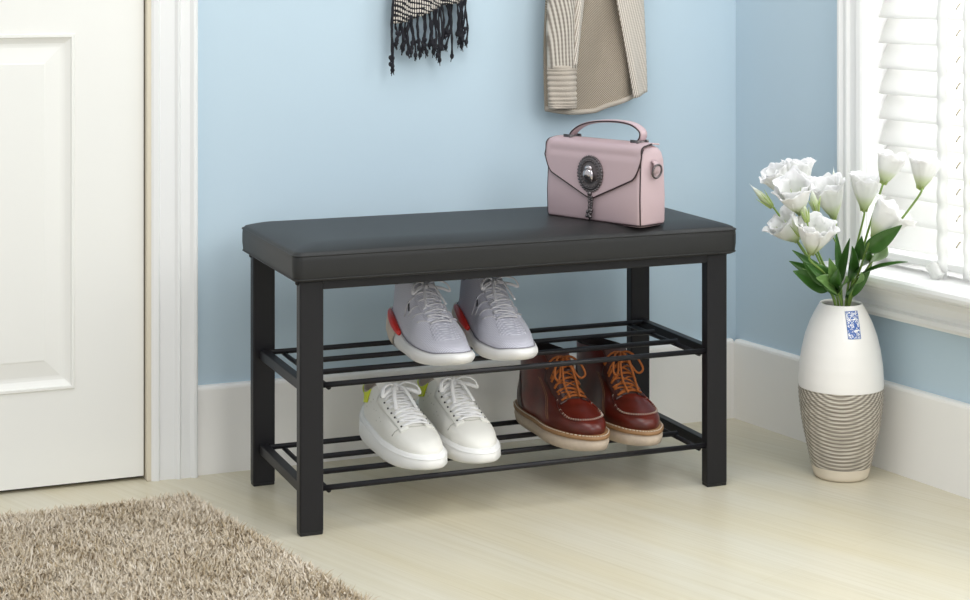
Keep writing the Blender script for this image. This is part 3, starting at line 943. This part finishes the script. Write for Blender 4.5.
# oval clasp
cz = .085; cy = bag_y(cz)-.0050
bm = B()
def oval(rx, rz, y, n=40): return [(rx*math.cos(2*PI*k/n), y, cz+rz*math.sin(2*PI*k/n)) for k in range(n)]
loft(bm, [oval(.0285, .0315, cy+.003), oval(.0285, .0315, cy), oval(.0262, .0290, cy-.0022), oval(.022, .0245, cy-.0028), oval(.0195, .0220, cy-.0015), oval(.013, .0155, cy-.003), oval(.004, .005, cy-.0045)], True, True)
cl = obj('clasp', bm, M['pewter'], bag, label='oval dark pewter clasp')
bm = B()
for k in range(34):
    a = 2*PI*k/34; ball(bm, (.0275*math.cos(a), cy-.001, cz+.0305*math.sin(a)), .0024, 8, 6)
for k in range(26):
    a = 2*PI*k/26; ball(bm, (.0205*math.cos(a), cy-.0026, cz+.023*math.sin(a)), .0017, 8, 6)
obj('beaded_rim', bm, M['pewter'], cl)
bm = B()
ball(bm, (.000, cy-.007, cz+.000), .0105, 16, 12, (1, .65, .95)); ball(bm, (.0005, cy-.0055, cz+.0105), .0070, 14, 10, (1.25, .7, .75))
ball(bm, (.0085, cy-.0065, cz-.002), .0062, 14, 10, (.7, .8, 1.6))
obj('turn_knob', bm, M['pewter_bright'], cl)
# hanging chain with charm
bm = B(); zc = cz-.034
yc_ = bag_y(.03)-.0065
ball(bm, (0, cy-.002, zc), .0042)
for k in range(7):
    z = zc-.004-.0044*k; a = k % 2
    pts = [(.0022*math.cos(2*PI*j/10)*(1 if a else .5), yc_+.0022*math.cos(2*PI*j/10)*(0 if a else 1), z+.003*math.sin(2*PI*j/10)) for j in range(10)]
    tube(bm, pts, .0009, 6, closed=True)
for k in range(6):
    z = zc-.006-.0044*k
    ball(bm, (.0055+.0006*math.sin(k), yc_, z), .0024, 8, 6)
for (x, z) in ((-.003, .019), (.004, .018), (0, .014), (-.004, .012), (.005, .022), (.001, .022), (.003, .011)): ball(bm, (x, yc_-.001, z), .0036, 8, 6)
tube(bm, [(0, yc_, .012), (0, yc_+.001, .004)], [.0026, .0012], 8)
obj('chain_charm', bm, M['pewter'], bag)
# side loop with D ring, right gusset (and left)
for sx in (-1, 1):
    bm = B(); x0 = sx*(BL/2)
    tube(bm, [(x0-sx*.001, 0, .112), (x0+sx*.005, 0, .110), (x0+sx*.0065, 0, .101), (x0+sx*.004, 0, .092), (x0-sx*.001, 0, .091)], .0065, 10, flat=.35)
    lp = obj('side_tab', bm, M['pink'], bag)
    bm = B(); tube(bm, [(x0+sx*(.0075+.002*math.sin(a)), .012*math.cos(a), .0955+.0115*math.sin(a)) for a in [2*PI*k/24 for k in range(24)]], .0019, 8, closed=True)
    obj('ring', bm, M['pewter'], lp)

# ------------------------------------------------------------------ vase
VC = Vector(((841-485)/F*3.19, 3.19, 0)); SC = 3.19/F
vase = thing('vase', 'tall white ceramic vase with a combed taupe lower half, on the floor', 'vase', VC)
def vp(tab): return [(h*SC, (479-y)*SC*.984) for y, h in tab]
full = [(479, 24), (478, 26), (475, 27.5), (470, 28.6), (460, 31), (445, 34.3), (430, 37.6), (415, 40), (400, 41.6), (394, 42), (380, 42.1), (365, 41.2), (350, 39), (335, 35.5), (322, 30.8), (312, 26), (306, 22.6), (303.5, 21.2)]
def seg(y0, y1, n, d=0):
    tab = sorted(full); out = []
    for i in range(n+1):
        y = y0+(y1-y0)*i/n
        hs = np.interp(y, [a for a, b in tab], [b for a, b in tab]); out.append((y, hs+d))
    return out
pr = vp(seg(387, 303.5, 40))
inner = [(pr[-1][0]-.0008, pr[-1][1]+.0014), (pr[-1][0]-.0026, pr[-1][1]+.0008), (pr[-1][0]-.003, pr[-1][1]-.003), (pr[-6][0]-.004, pr[-6][1]), (pr[-14][0]-.004, pr[-14][1]), (.030, .10), (.001, .09)]
bm = B(); lathe(bm, pr+inner, 72); obj('vase_body', bm, M['ceramic'], vase)
bm = B(); lathe(bm, [(p[0]+.0006*math.sin(i*1.9), p[1]) for i, p in enumerate(vp(seg(466.5, 387, 60)))], 72)
obj('combed_band', bm, M['band'], vase, label='combed taupe lower half')
bm = B(); lathe(bm, [(.001, .0005)]+vp(seg(479, 466.5, 8)), 72); obj('base', bm, M['ceramic_raw'], vase)
# small blue seal under the rim, curved on the surface
def vr(z):
    tab = sorted(full); return np.interp(479-z/SC/.984, [a for a, b in tab], [b for a, b in tab])*SC
def seal_pt(u, v, o=.0006):
    z = (476-307)*SC-v*25*SC; r = vr(z)+o; x = .0100+(u-.5)*.0225+.002*v
    return (x, -math.sqrt(r*r-x*x), z)
sl = B(); grid(sl, lambda u, v: seal_pt(u, v), 8, 14); so = obj('seal', sl, M['seal'], vase, label='blue patterned seal mark')
bm = B()
bp = [seal_pt(u, v, .0008) for u, v in [(k/6, 0) for k in range(6)]+[(1, k/12) for k in range(12)]+[(1-k/6, 1) for k in range(6)]+[(0, 1-k/12) for k in range(12)]]
tube(bm, bp, .0005, 5, closed=True); obj('seal_border', bm, M['blue'], so)

# ------------------------------------------------------------------ flowers
def aligned(axis):
    z = Vector(axis).normalized(); return z.to_track_quat('Z', 'Y').to_matrix()
def blossom_bm(bm, base, axis, R, H, seed, layers=2, flare=.60, ruffle=.13):
    rnd = random.Random(seed); A = aligned(axis); base = Vector(base)
    for ly in range(layers):
        npet = (5, 4, 4)[ly]
        ph = rnd.uniform(0, 6); kr = 1-.22*ly
        for p in range(npet):
            th0 = ph+2*PI*p/npet+rnd.uniform(-.1, .1); p1, p2 = rnd.uniform(0, 6), rnd.uniform(0, 6)
            hk = rnd.uniform(.92, 1.08); rk = rnd.uniform(.9, 1.08)*kr
            def f(u, v):
                a = (u-.5)*2; vv = v*(1-.24*a*a*v)
                half = (2*PI/npet*.72)*(.55+.45*v)
                prof = .14+.86*math.sin(min(1, vv*1.08)*PI/2)**.95
                r = R*rk*(prof+flare*.35*max(0, vv-.75)/.25)
                r *= 1+ruffle*(.9*math.sin(a*5+p1)+.4*math.sin(a*11+p2))*vv**4
                z = H*hk*(vv-.16*max(0, vv-.75)/.25*flare*.8)+ruffle*.7*R*(math.sin(a*6+p2)+.4*math.sin(a*13+p1))*vv**4
                th = th0+a*half
                loc = A @ Vector((r*math.cos(th), r*math.sin(th), z))
                return base+loc, vv
            grid(bm, f, 22, 14, 'grow')
    return bm
def calyx_bm(bm, base, axis, r, h, seed):
    rnd = random.Random(seed); A = aligned(axis); base = Vector(base)
    rings = []
    for k in range(7):
        v = k/6; rr = r*(.35+.75*math.sin(v*PI*.55))
        rings.append([base+A @ Vector((rr*math.cos(2*PI*i/10), rr*math.sin(2*PI*i/10), -.002+h*.28*v)) for i in range(10)])
    loft(bm, rings, True, True)
    for k in range(5):
        a = 2*PI*k/5+rnd.uniform(-.2, .2); sp = rnd.uniform(1.6, 2.6)
        tube(bm, [base+A @ Vector((r*(.8+sp*t)*math.cos(a), r*(.8+sp*t)*math.sin(a), h*t)) for t in (0, .3, .6, 1)], [.0020, .0018, .0012, .0003], 6)
    return bm
def bud_bm(bm, base, axis, r, h):
    A = aligned(axis); base = Vector(base)
    rings = []
    for k in range(15):
        v = k/14; rr = r*(math.sin(PI*min(1, v*1.05+.08))**.7*(1-.62*max(0, v-.3)/.7)+.05)*(1 if k < 14 else .1)
        tw = v*1.8
        rings.append([base+A @ Vector(((rr*(1+.13*math.cos(3*(2*PI*i/15)+tw)))*math.cos(2*PI*i/15), (rr*(1+.13*math.cos(3*(2*PI*i/15)+tw)))*math.sin(2*PI*i/15), h*v)) for i in range(15)])
    lay = bm.verts.layers.float.new('grow') if 'grow' not in bm.verts.layers.float else bm.verts.layers.float['grow']
    vs = loft(bm, rings, True, True)
    for k, row in enumerate(vs):
        for v in row: v[lay] = .05+.5*(k/14)**1.2
    return bm
def leaf_bm(base, tipp, width, nrm, bend=.15, fold=.35):
    base, tipp = Vector(base), Vector(tipp); d = tipp-base; L = d.length; d.normalize()
    n = Vector(nrm); n = (n-d*n.dot(d)).normalized(); s = d.cross(n)
    bm = B()
    def f(u, v):
        a = (u-.5)*2; w = width*.5*(math.sin(PI*min(1, v*.97+.02)**.75))**.85
        return base+d*(L*v)+s*(a*w)+n*(fold*abs(a)*w - bend*L*(v*v) + bend*L*v + .04*w*math.sin(v*12+a*3))
    grid(bm, f, 8, 16); return bm

VT = VC+Vector((0, 0, .305))
def flower(label, root, heads, leaves, ctrl=None, seed=0, buds=(), r=.0021):
    """heads/buds: (px x, px y of base, depth, axis, R, H); leaves: (base xy depth, tip xy depth, width, normal, pale)"""
    rt = Vector(root)
    t = thing('lisianthus', label, 'flower', VC+Vector((rt.x, rt.y, .20)), 0, 'white lisianthus in the vase')
    org = VC+Vector((rt.x, rt.y, .20)); w2l = lambda p: Vector(p)-org
    foot = Vector((0, 0, 0)); mouth = Vector((rt.x*.0, rt.y*.0, 0))+(VC+Vector((rt.x*1.05, rt.y*1.05, .309))-org)
    bm = B(); main = None
    for i, (x, y, Y, ax, R, H) in enumerate(list(heads)+list(buds)):
        e = w2l(px(x, y, Y)); a = Vector(ax).normalized()
        if main is None:
            pts = spline([foot, mouth, mouth+(e-mouth)*.5+Vector((0, 0, .006)), e-a*.012, e], 26); main = pts
            tube(bm, pts, [r*(1.15-.35*k/26) for k in range(27)], 8)
        else:
            b0 = main[15]; tube(bm, spline([b0, b0+(e-b0)*.5+Vector((0, 0, .004)), e-a*.008, e], 14), r*.7, 7)
    obj('stem', bm, M['stem'], t)
    for i, (x, y, Y, ax, R, H) in enumerate(heads):
        e = w2l(px(x, y, Y))
        bm = B(); blossom_bm(bm, e, ax, R, H, seed*10+i)
        b = obj('blossom', bm, M['petal'], t, solid=.0004)
        bm = B(); calyx_bm(bm, e, ax, .0055, min(H*.75, .042), seed*10+i); obj('calyx', bm, M['calyx'], b)
    for i, (x, y, Y, ax, R, H) in enumerate(buds):
        e = w2l(px(x, y, Y))
        bm = B(); bud_bm(bm, e, ax, R, H); b = obj('bud', bm, M['petal'], t)
        bm = B(); calyx_bm(bm, e, ax, R*.55, H*.55, seed+77); obj('calyx', bm, M['calyx'], b)
    for (b, tp, wd, nrm, pale) in leaves:
        q = w2l(px(*tp)); p = w2l(px(*b))
        k = min(main, key=lambda c: (c-p).length)
        obj('leaf', leaf_bm(k, q, wd, nrm), M['leaf_pale' if pale else 'leaf'], t, solid=.0004)
    return t
UPF = (-.1, -.9, .5)
flower('lisianthus leaning far left with a single closed bud above the white blossoms', (-.010, .004, 0), [], [
    ((815, 285, 3.19), (789, 261, 3.15), .022, (-.3, -.9, .4), False)], seed=1, buds=[(772, 207, 3.19, (-.70, -.1, .71), .0068, .060)])
flower('lisianthus with two ruffled white blossoms at the top left of the bunch', (-.006, -.006, 0),
    [(800, 213, 3.10, (-.30, -.42, .86), .031, .070), (800, 198, 3.25, (-.02, .10, .99), .027, .074)],
    [((818, 285, 3.17), (792, 250, 3.14), .020, UPF, False), ((822, 290, 3.17), (803, 262, 3.12), .030, (-.4, -.9, .2), False)], seed=2,
    buds=[(807, 222, 3.08, (-.25, -.1, .93), .0065, .046)])
flower('lisianthus with a white blossom at the upper left edge, behind the largest pair', (-.009, .008, 0),
    [(790, 197, 3.20, (-.55, -.12, .83), .026, .066)],
    [((816, 290, 3.18), (800, 266, 3.16), .020, (-.4, -.8, .3), True)], seed=12)
flower('lisianthus with a drooping white blossom lowest on the left of the bunch', (-.011, -.007, 0),
    [(797, 241, 3.18, (-.62, -.22, .75), .027, .060)],
    [((822, 294, 3.16), (793, 271, 3.12), .036, (-.2, -.95, .25), False)], seed=3, buds=[(800, 236, 3.09, (-.42, -.15, .90), .0060, .040)])
flower('lisianthus with a ruffled white blossom front and centre left, low above the leaves', (-.002, -.013, 0),
    [(811, 254, 3.09, (.10, -.35, .93), .032, .066)],
    [((828, 294, 3.15), (806, 264, 3.10), .034, UPF, False), ((834, 295, 3.15), (829, 258, 3.10), .022, UPF, True),
     ((830, 300, 3.15), (816, 278, 3.10), .034, UPF, True), ((836, 298, 3.14), (838, 268, 3.09), .022, UPF, False), ((828, 302, 3.16), (821, 266, 3.13), .026, (-.5, -.8, .2), False), ((838, 302, 3.14), (846, 276, 3.10), .026, (.4, -.9, .2), True)], seed=4)
flower('lisianthus with a tall white cup and a thin bud in the middle of the bunch', (.003, .008, 0),
    [(834, 218, 3.19, (-.26, -.2, .94), .029, .076)],
    [((838, 282, 3.19), (836, 232, 3.19), .014, UPF, False), ((838, 285, 3.18), (850, 238, 3.15), .016, (-.5, -.8, .2), False)], seed=5,
    buds=[(834, 192, 3.215, (-.02, 0, 1), .0045, .046), (817, 213, 3.14, (-.25, -.2, .95), .0075, .050)])
flower('lisianthus with one round white cup standing right of centre before the window frame', (.008, -.002, 0),
    [(864, 211, 3.13, (.03, -.10, .99), .0265, .072)],
    [((848, 288, 3.16), (852, 246, 3.10), .026, (.3, -.9, .1), False), ((848, 302, 3.15), (861, 272, 3.10), .034, (.3, -.9, .2), True), ((850, 300, 3.17), (872, 264, 3.13), .020, (.2, -.9, .3), False)], seed=6)
flower('lisianthus with a slender white cup tallest against the blind', (.012, .001, 0),
    [(883, 184, 3.06, (.30, -.05, .95), .022, .060)],
    [((860, 274, 3.12), (862, 236, 3.09), .020, (-.3, -.9, .1), False), ((860, 288, 3.12), (868, 250, 3.05), .034, (.2, -.95, .1), False)], seed=7)
flower('lisianthus with a large ruffled white blossom low on the right before the blind', (.011, -.009, 0),
    [(873, 238, 3.05, (.55, -.25, .80), .033, .072)],
    [((868, 258, 3.07), (902, 225, 2.99), .029, (.1, -.9, .3), False), ((862, 290, 3.12), (908, 262, 3.02), .018, (.1, -.7, .7), False)], seed=8)
flower('lisianthus with a white cup farthest right in front of the blind', (.014, -.004, 0),
    [(920, 189, 2.99, (.16, -.05, .98), .024, .058)],
    [((868, 280, 3.10), (884, 240, 3.03), .032, (.1, -.95, .15), True)], seed=9)

# ------------------------------------------------------------------ hanging clothes (local frame of the back wall: +x right, -y into the room)
def wl(x, y, d):
    """pixel -> local (x, y, z) on the plane d in front of the wall surface"""
    r = (x-485)/F; base = CO.y-math.tan(TB)*CO.x; dd = d-TH
    Y = (base-dd/math.cos(TB))/(1-math.tan(TB)*r); P = px(x, y, Y)
    q = Matrix.Rotation(-TB, 3, 'Z') @ (P-CO); return q
MPP = 3.42/F
# coat hooks, just above the frame
def coat_hook(x, z, label):
    t = thing('coat_hook', label, 'hook', CO+Matrix.Rotation(TB, 3, 'Z') @ Vector((x, TH, z)), TB)
    bm = B(); box(bm, -.012, .012, -.004, 0, -.03, .03); obj('plate', bm, M['wood_peg'], t, smooth=False, bevel=.002)
    bm = B(); tube(bm, spline([(0, -.002, .0), (0, -.03, -.012), (0, -.055, -.008), (0, -.062, .018)], 16), .005, 10); ball(bm, (0, -.062, .02), .008)
    obj('prong', bm, M['wood_peg'], t)
    return t
c0 = wl(596, 0, .05); s0 = wl(428, 0, .05)
coat_hook(c0.x, 1.32, 'black iron hook holding the oatmeal cardigan')
coat_hook(s0.x, 1.22, 'black iron hook holding the fringed scarf')

card = thing('cardigan', 'oatmeal knitted cardigan hanging on the wall above the handbag', 'cardigan', CO+Matrix.Rotation(TB, 3, 'Z') @ Vector((c0.x, TH, .62)), TB)
def cl_(x, y, d): q = wl(x, y, d); return Vector((q.x-c0.x, q.y-TH, q.z-.62))
ZT = 1.30-.62
def blendtop(p, x0, z):                                     # gather everything to the hook above the frame
    k = max(0, (p.z-.32)/(ZT-.32)); k = min(1, k); k = k*k*(3-2*k)
    return Vector((p.x*(1-.82*k), p.y+(-.035-p.y)*k*.5, p.z))
def panel_cloth(xl, xr, yb, d, fold, nx, seed, amp=.006, skew=0, nz=60, ztop=ZT):
    """xl/xr(v), yb(u): pixel outlines for v = 0 (hem) .. 1 (row -10); above that it continues straight up"""
    bm = B()
    def f(u, v):
        if v < .55:
            w = v/.55; yy = yb(u)*(1-w)+(-10)*w; xx = xl(w)*(1-u)+xr(w)*u
            p = cl_(xx, yy, d)
        else:
            w = (v-.55)/.45; p = cl_(xl(1)*(1-u)+xr(1)*u, -10, d); p.z += (ztop-p.z)*w
        p.y += -amp*math.sin(u*nx+seed+skew*v)*(.6+.4*math.cos(v*3))-.010*math.sin(PI*u)-(fold*u)
        return blendtop(p, 0, p.z)
    grid(bm, f, 60, nz); return bm
bm = panel_cloth(lambda w: 543.5+3*w, lambda w: 634-10*w, lambda u: 110+3.5*math.sin(PI*min(1, u*1.5))-13*max(0, u-.55)/.45, .036, 0, 9, .6, .008, skew=-7)
bd = obj('body', bm, M['knit_body'], card, solid=.006)
bm = B()
hem = [cl_(543.5+90.5*u, 110+3.5*math.sin(PI*min(1, u*1.5))-13*max(0, u-.55)/.45, .036)+Vector((0, -.008*math.sin(u*9+.6)-.010*math.sin(PI*u)-.003, .003)) for u in [k/40 for k in range(41)]]
tube(bm, hem, .005, 8, flat=1.0); obj('hem', bm, M['knit_cuff'], bd)
bm = panel_cloth(lambda w: 633-19*w, lambda w: 648-4*w, lambda u: 98-6*u, .058, -.012, 6, 1.0, .005, skew=2)
obj('front_panel', bm, M['knit_light'], card, solid=.007)
bm = panel_cloth(lambda w: 571+3*w, lambda w: 577+8*w, lambda u: 66-3*u, .070, -.004, 6, 0, .003)
obj('placket', bm, M['knit_light'], card, solid=.006)
bm = B(); tri = [cl_(577, 62, .062), cl_(592, 70, .056), cl_(606, 84, .052)]
def tubez(tab, seg=40, rib=0, ribn=0, n=80):
    """vertical flattened tube: tab of (pixel y, x centre, half width px, half depth m, standoff)"""
    bm = B(); rings = []
    for i in range(n+1):
        q = i/n; y, xc, hwp, hd_, d = cr(tab, q)
        c = cl_(xc, y, d); r = hwp*MPP
        k = 1+rib*math.sin(q*ribn*2*PI)
        rings.append([blendtop(c+Vector((r*k*math.cos(a), hd_*k*math.sin(a)+.002*math.sin(3*a+q*5), 0)), 0, 0) for a in [2*PI*j/seg for j in range(seg)]])
    loft(bm, rings); return bm
bm = tubez([(68, 562, 14.3, .014, .066), (50, 561.5, 15, .016, .066), (25, 561, 15, .017, .066), (0, 562, 15, .018, .066), (-60, 566, 16, .019, .062), (-140, 580, 17, .022, .056), (-200, 590, 18, .024, .05)])
slv = obj('sleeve', bm, M['knit_sleeve'], card, solid=.003)
bm = tubez([(107.5, 562.5, 13.2, .013, .066), (100, 562.5, 14.2, .0145, .066), (85, 562, 14.4, .015, .066), (70, 562, 14.6, .015, .066), (66, 562, 14.2, .0145, .066)], rib=.04, ribn=12, n=160)
obj('cuff', bm, M['knit_cuff'], slv, solid=.004)

scf = thing('scarf', 'black and cream woven scarf with knotted black fringe hanging on the wall', 'scarf', CO+Matrix.Rotation(TB, 3, 'Z') @ Vector((s0.x, TH, .76)), TB)
def sl_(x, y, d): q = wl(x, y, d); return Vector((q.x-s0.x, q.y-TH, q.z-.76))
def scarf_panel(xl, xr, yb, d, seed, amp):
    bm = B(); zt = 1.235-.76
    def f(u, v):
        x = xl+(xr-xl)*u
        b = sl_(x, yb(u), d)
        z = b.z+(zt-b.z)*v
        k = max(0, (z-.22)/(zt-.22)); k = k*k*(3-2*k)
        return Vector((b.x*(1-.78*k), b.y-amp*math.sin(u*11+seed)*(1-.3*v)-.006*math.sin(PI*u)-(.02*k), z))
    grid(bm, f, 50, 60); return bm
lowf = lambda u: 24-8*u-9*max(0, u-.3)/.7
obj('cloth', scarf_panel(392, 441, lowf, .030, .3, .004), M['scarf'], scf, solid=.003)
obj('rear_fold', scarf_panel(420, 467, lambda u: 8-6*u, .020, 1.2, .003), M['scarf'], scf, solid=.003)
rnd = random.Random(5)
def strand(bm, x0, y0, x1, y1, d, r=.0016, wig=1.0, knot=True):
    n = 16; p1, p2 = rnd.uniform(0, 6), rnd.uniform(0, 6); pts = []
    for k in range(n+1):
        t = k/n
        x = x0+(x1-x0)*t+wig*(math.sin(t*5+p1)-math.sin(p1)*(1-t))*1.0
        pts.append(sl_(x, y0+(y1-y0)*t, d)+Vector((0, .003*math.sin(t*6+p2), 0)))
    tube(bm, pts, [r*(1+.25*math.sin(k*1.3)) for k in range(n+1)], 7)
    if knot:
        e = pts[-1]
        ball(bm, e, r*2.0, 8, 6, (1, 1, 1.3))
        for j in range(4):
            tube(bm, [e, e+Vector((rnd.uniform(-.004, .004), rnd.uniform(-.003, .003), -rnd.uniform(.005, .012)))], [r*.7, r*.3], 5)
tassels = [
    [(393, 3, 391, 66, 1.6), (393, 10, 391.5, 70, 1.0)],
    [(396, 24, 396, 40, 1.5), (399, 22, 403, 47, 1.5), (400, 22, 397, 44, 1.2)],
    [(403, 21, 402, 49, 1.5), (406, 20, 406, 53, 1.5), (408, 20, 404, 46, 1.2)],
    [(410, 19, 411, 52, 1.8), (412, 19, 408, 48, 1.5), (411, 18, 415, 55, 1.0)],
    [(417, 17, 418, 47, .8), (418, 17, 420, 55, .8)],
    [(423, 16, 424, 46, .6), (424, 16, 427, 52, .8), (426, 16, 422, 50, .6)],
    [(429, 14, 431, 45, 1.2), (430, 14, 433, 52, 1.0)],
    [(433, 12, 433, 44, 1.2), (436, 12, 438, 55, 1.0), (437, 12, 434, 48, 1.2)],
    [(440, 11, 441, 60, 1.0), (441, 10, 438, 50, 1.2), (442, 8, 443, 46, .8)],
    [(446, 6, 448, 32, 1.8), (449, 6, 446, 36, 1.5), (450, 5, 447, 47, 1.2)],
    [(452, 4, 452, 56, .5)],
    [(458, 3, 457, 34, 1.0), (461, 3, 460, 42, 1.0), (459, 3, 462, 46, 1.2)],
    [(465, 2, 464, 36, 1.2), (466, 1, 466, 42, .8), (464, 2, 461, 40, 1.0)]]
for i, g in enumerate(tassels):
    bm = B()
    for (a, b, c, d, w) in g: strand(bm, a, b-3, c, d, .032-.012*(a > 445), .0021, w)
    if len(g) > 1:
        x = sum(q[2] for q in g)/len(g); y = sum(q[3] for q in g)/len(g)-2
        for j in range(5): ball(bm, sl_(x+rnd.uniform(-2, 2), y-rnd.uniform(0, 9), .034-.012*(x > 445)), .0032, 8, 6, (1, .8, 1.4))
    obj('tassel', bm, M['fringe'], scf)

# ------------------------------------------------------------------ shaggy rug
K0 = Vector((-.497, 3.015, 0)); D1 = Vector((-.928, -.372, 0)); D2 = Vector((.550, -.835, 0))
rug = thing('shaggy_rug', 'taupe shaggy rug lying on the floor in front of the door', 'rug', K0+D1*.45+D2*.4)
def rp(i, j): return K0+D1*i+D2*j-(K0+D1*.45+D2*.4)
bm = B()
lo = [rp(.012, .012), rp(.9, .012), rp(.9, .8), rp(.012, .8)]
loft(bm, [[p for p in lo], [p+Vector((0, 0, .008)) for p in lo]], True, True)
obj('backing', bm, M['backing'], rug, smooth=False)
rg = np.random.default_rng(3)
NB = 90000
I = rg.uniform(0.0, .62, NB); J = rg.uniform(0, .62, NB)
edge = np.minimum(I, J) < .01
base = np.array(rp(0, 0))[None, :]+I[:, None]*np.array(D1)[None, :]+J[:, None]*np.array(D2)[None, :]
base[:, 2] = .006
cl1 = np.sin(I*47+3*np.sin(J*31))*np.sin(J*53+2*np.sin(I*29))         # clumping
cl2 = np.sin(I*23+1.3)*np.sin(J*19+.4)
ang = rg.uniform(0, 2*PI, NB)*.9+cl1*.8+cl2*.8+4.2
lean = np.clip(rg.normal(.7, .3, NB), .08, 1.3)
ln = rg.normal(.0165, .003, NB)*(1+.08*cl1)
wdt = rg.uniform(.0010, .0018, NB)
dirv = np.stack([np.cos(ang), np.sin(ang), np.zeros(NB)], 1)
sidev = np.stack([-np.sin(ang+rg.uniform(-.9, .9, NB)), np.cos(ang), np.zeros(NB)], 1)
sidev /= np.linalg.norm(sidev, axis=1)[:, None]
V = []; 
for t in (0, .35, .7):
    h = ln*(np.sin(lean*t+.0001)/(lean+.0001)) ; z = ln*t*np.cos(lean*t*.85); r_ = ln*t*np.sin(lean*t*.85+.25)
    c = base+dirv*r_[:, None]; c[:, 2] += z
    wv = (wdt*(1-.35*t))[:, None]*sidev
    V += [c-wv, c+wv]
t = 1.0
z = ln*t*np.cos(lean*.85); r_ = ln*np.sin(lean*.85+.25); c = base+dirv*r_[:, None]; c[:, 2] += z; V.append(c)
V = np.stack(V, 1)                                          # NB,7,3
verts = V.reshape(-1, 3)
k = np.arange(NB)[:, None]*7
quads = np.concatenate([k+np.array([[0, 1, 3, 2]]), k+np.array([[2, 3, 5, 4]])], 0); tris = k+np.array([[4, 5, 6]])
me = bpy.data.meshes.new('pile')
me.vertices.add(len(verts)); me.vertices.foreach_set('co', verts.ravel())
loops = np.concatenate([quads.ravel(), tris.ravel()])
me.loops.add(len(loops)); me.loops.foreach_set('vertex_index', loops)
me.polygons.add(len(quads)+len(tris))
st = np.concatenate([np.arange(len(quads))*4, len(quads)*4+np.arange(len(tris))*3])
me.polygons.foreach_set('loop_start', st)
me.update(calc_edges=True); me.validate()
tone = np.clip(.55+.25*rg.normal(0, 1, NB)+.12*cl2, 0, 1)
at = me.attributes.new('tone', 'FLOAT', 'POINT'); at.data.foreach_set('value', np.repeat(tone, 7).astype(np.float32))
for p in me.polygons: p.use_smooth = True
me.materials.append(M['pile'])
pl = bpy.data.objects.new('pile', me); C.objects.link(pl); pl.parent = rug; pl['kind'] = 'stuff'

# ------------------------------------------------------------------ light and camera
w = bpy.data.worlds.new('daylight'); S.world = w; w.use_nodes = True
bg = w.node_tree.nodes['Background']; bg.inputs['Color'].default_value = (.93, .97, 1.0, 1); bg.inputs['Strength'].default_value = .92
def area(name, loc, target, size, power, col=(1, 1, 1), sy=None):
    l = bpy.data.lights.new(name, 'AREA'); l.energy = power; l.color = col; l.size = size
    if sy: l.shape = 'RECTANGLE'; l.size_y = sy
    o = bpy.data.objects.new(name, l); C.objects.link(o); o.location = loc
    o.rotation_euler = (Vector(target)-Vector(loc)).to_track_quat('-Z', 'Y').to_euler(); return o
area('ceiling_lamp', (.2, 2.2, 2.5), (.1, 3.1, .2), 1.2, 18, (1, .985, .96))
area('front_window_light', (1.5, .6, 1.9), (0, 3.2, .4), 1.4, 26, (1, .99, .97))
wo = CO+Matrix.Rotation(TR, 3, 'Z') @ Vector((.9, .6, 1.1)); wt = CO+Matrix.Rotation(TR, 3, 'Z') @ Vector((.9, 0, .95))
area('daylight_outside_window', wo, wt, 1.4, 60, (1, 1, 1))

cam = bpy.data.cameras.new('camera'); co_ = bpy.data.objects.new('camera', cam); C.objects.link(co_)
co_.location = (0, 0, CH); co_.rotation_euler = (PI/2, 0, 0)
cam.sensor_width = 36; cam.lens = F/970*36; cam.shift_y = -(300-YH)/970; cam.clip_start = .05
S.camera = co_
S.view_settings.view_transform = 'Standard'; S.view_settings.look = 'None'
S.view_settings.exposure = 0; S.view_settings.gamma = 1
S.view_settings.use_curve_mapping = False
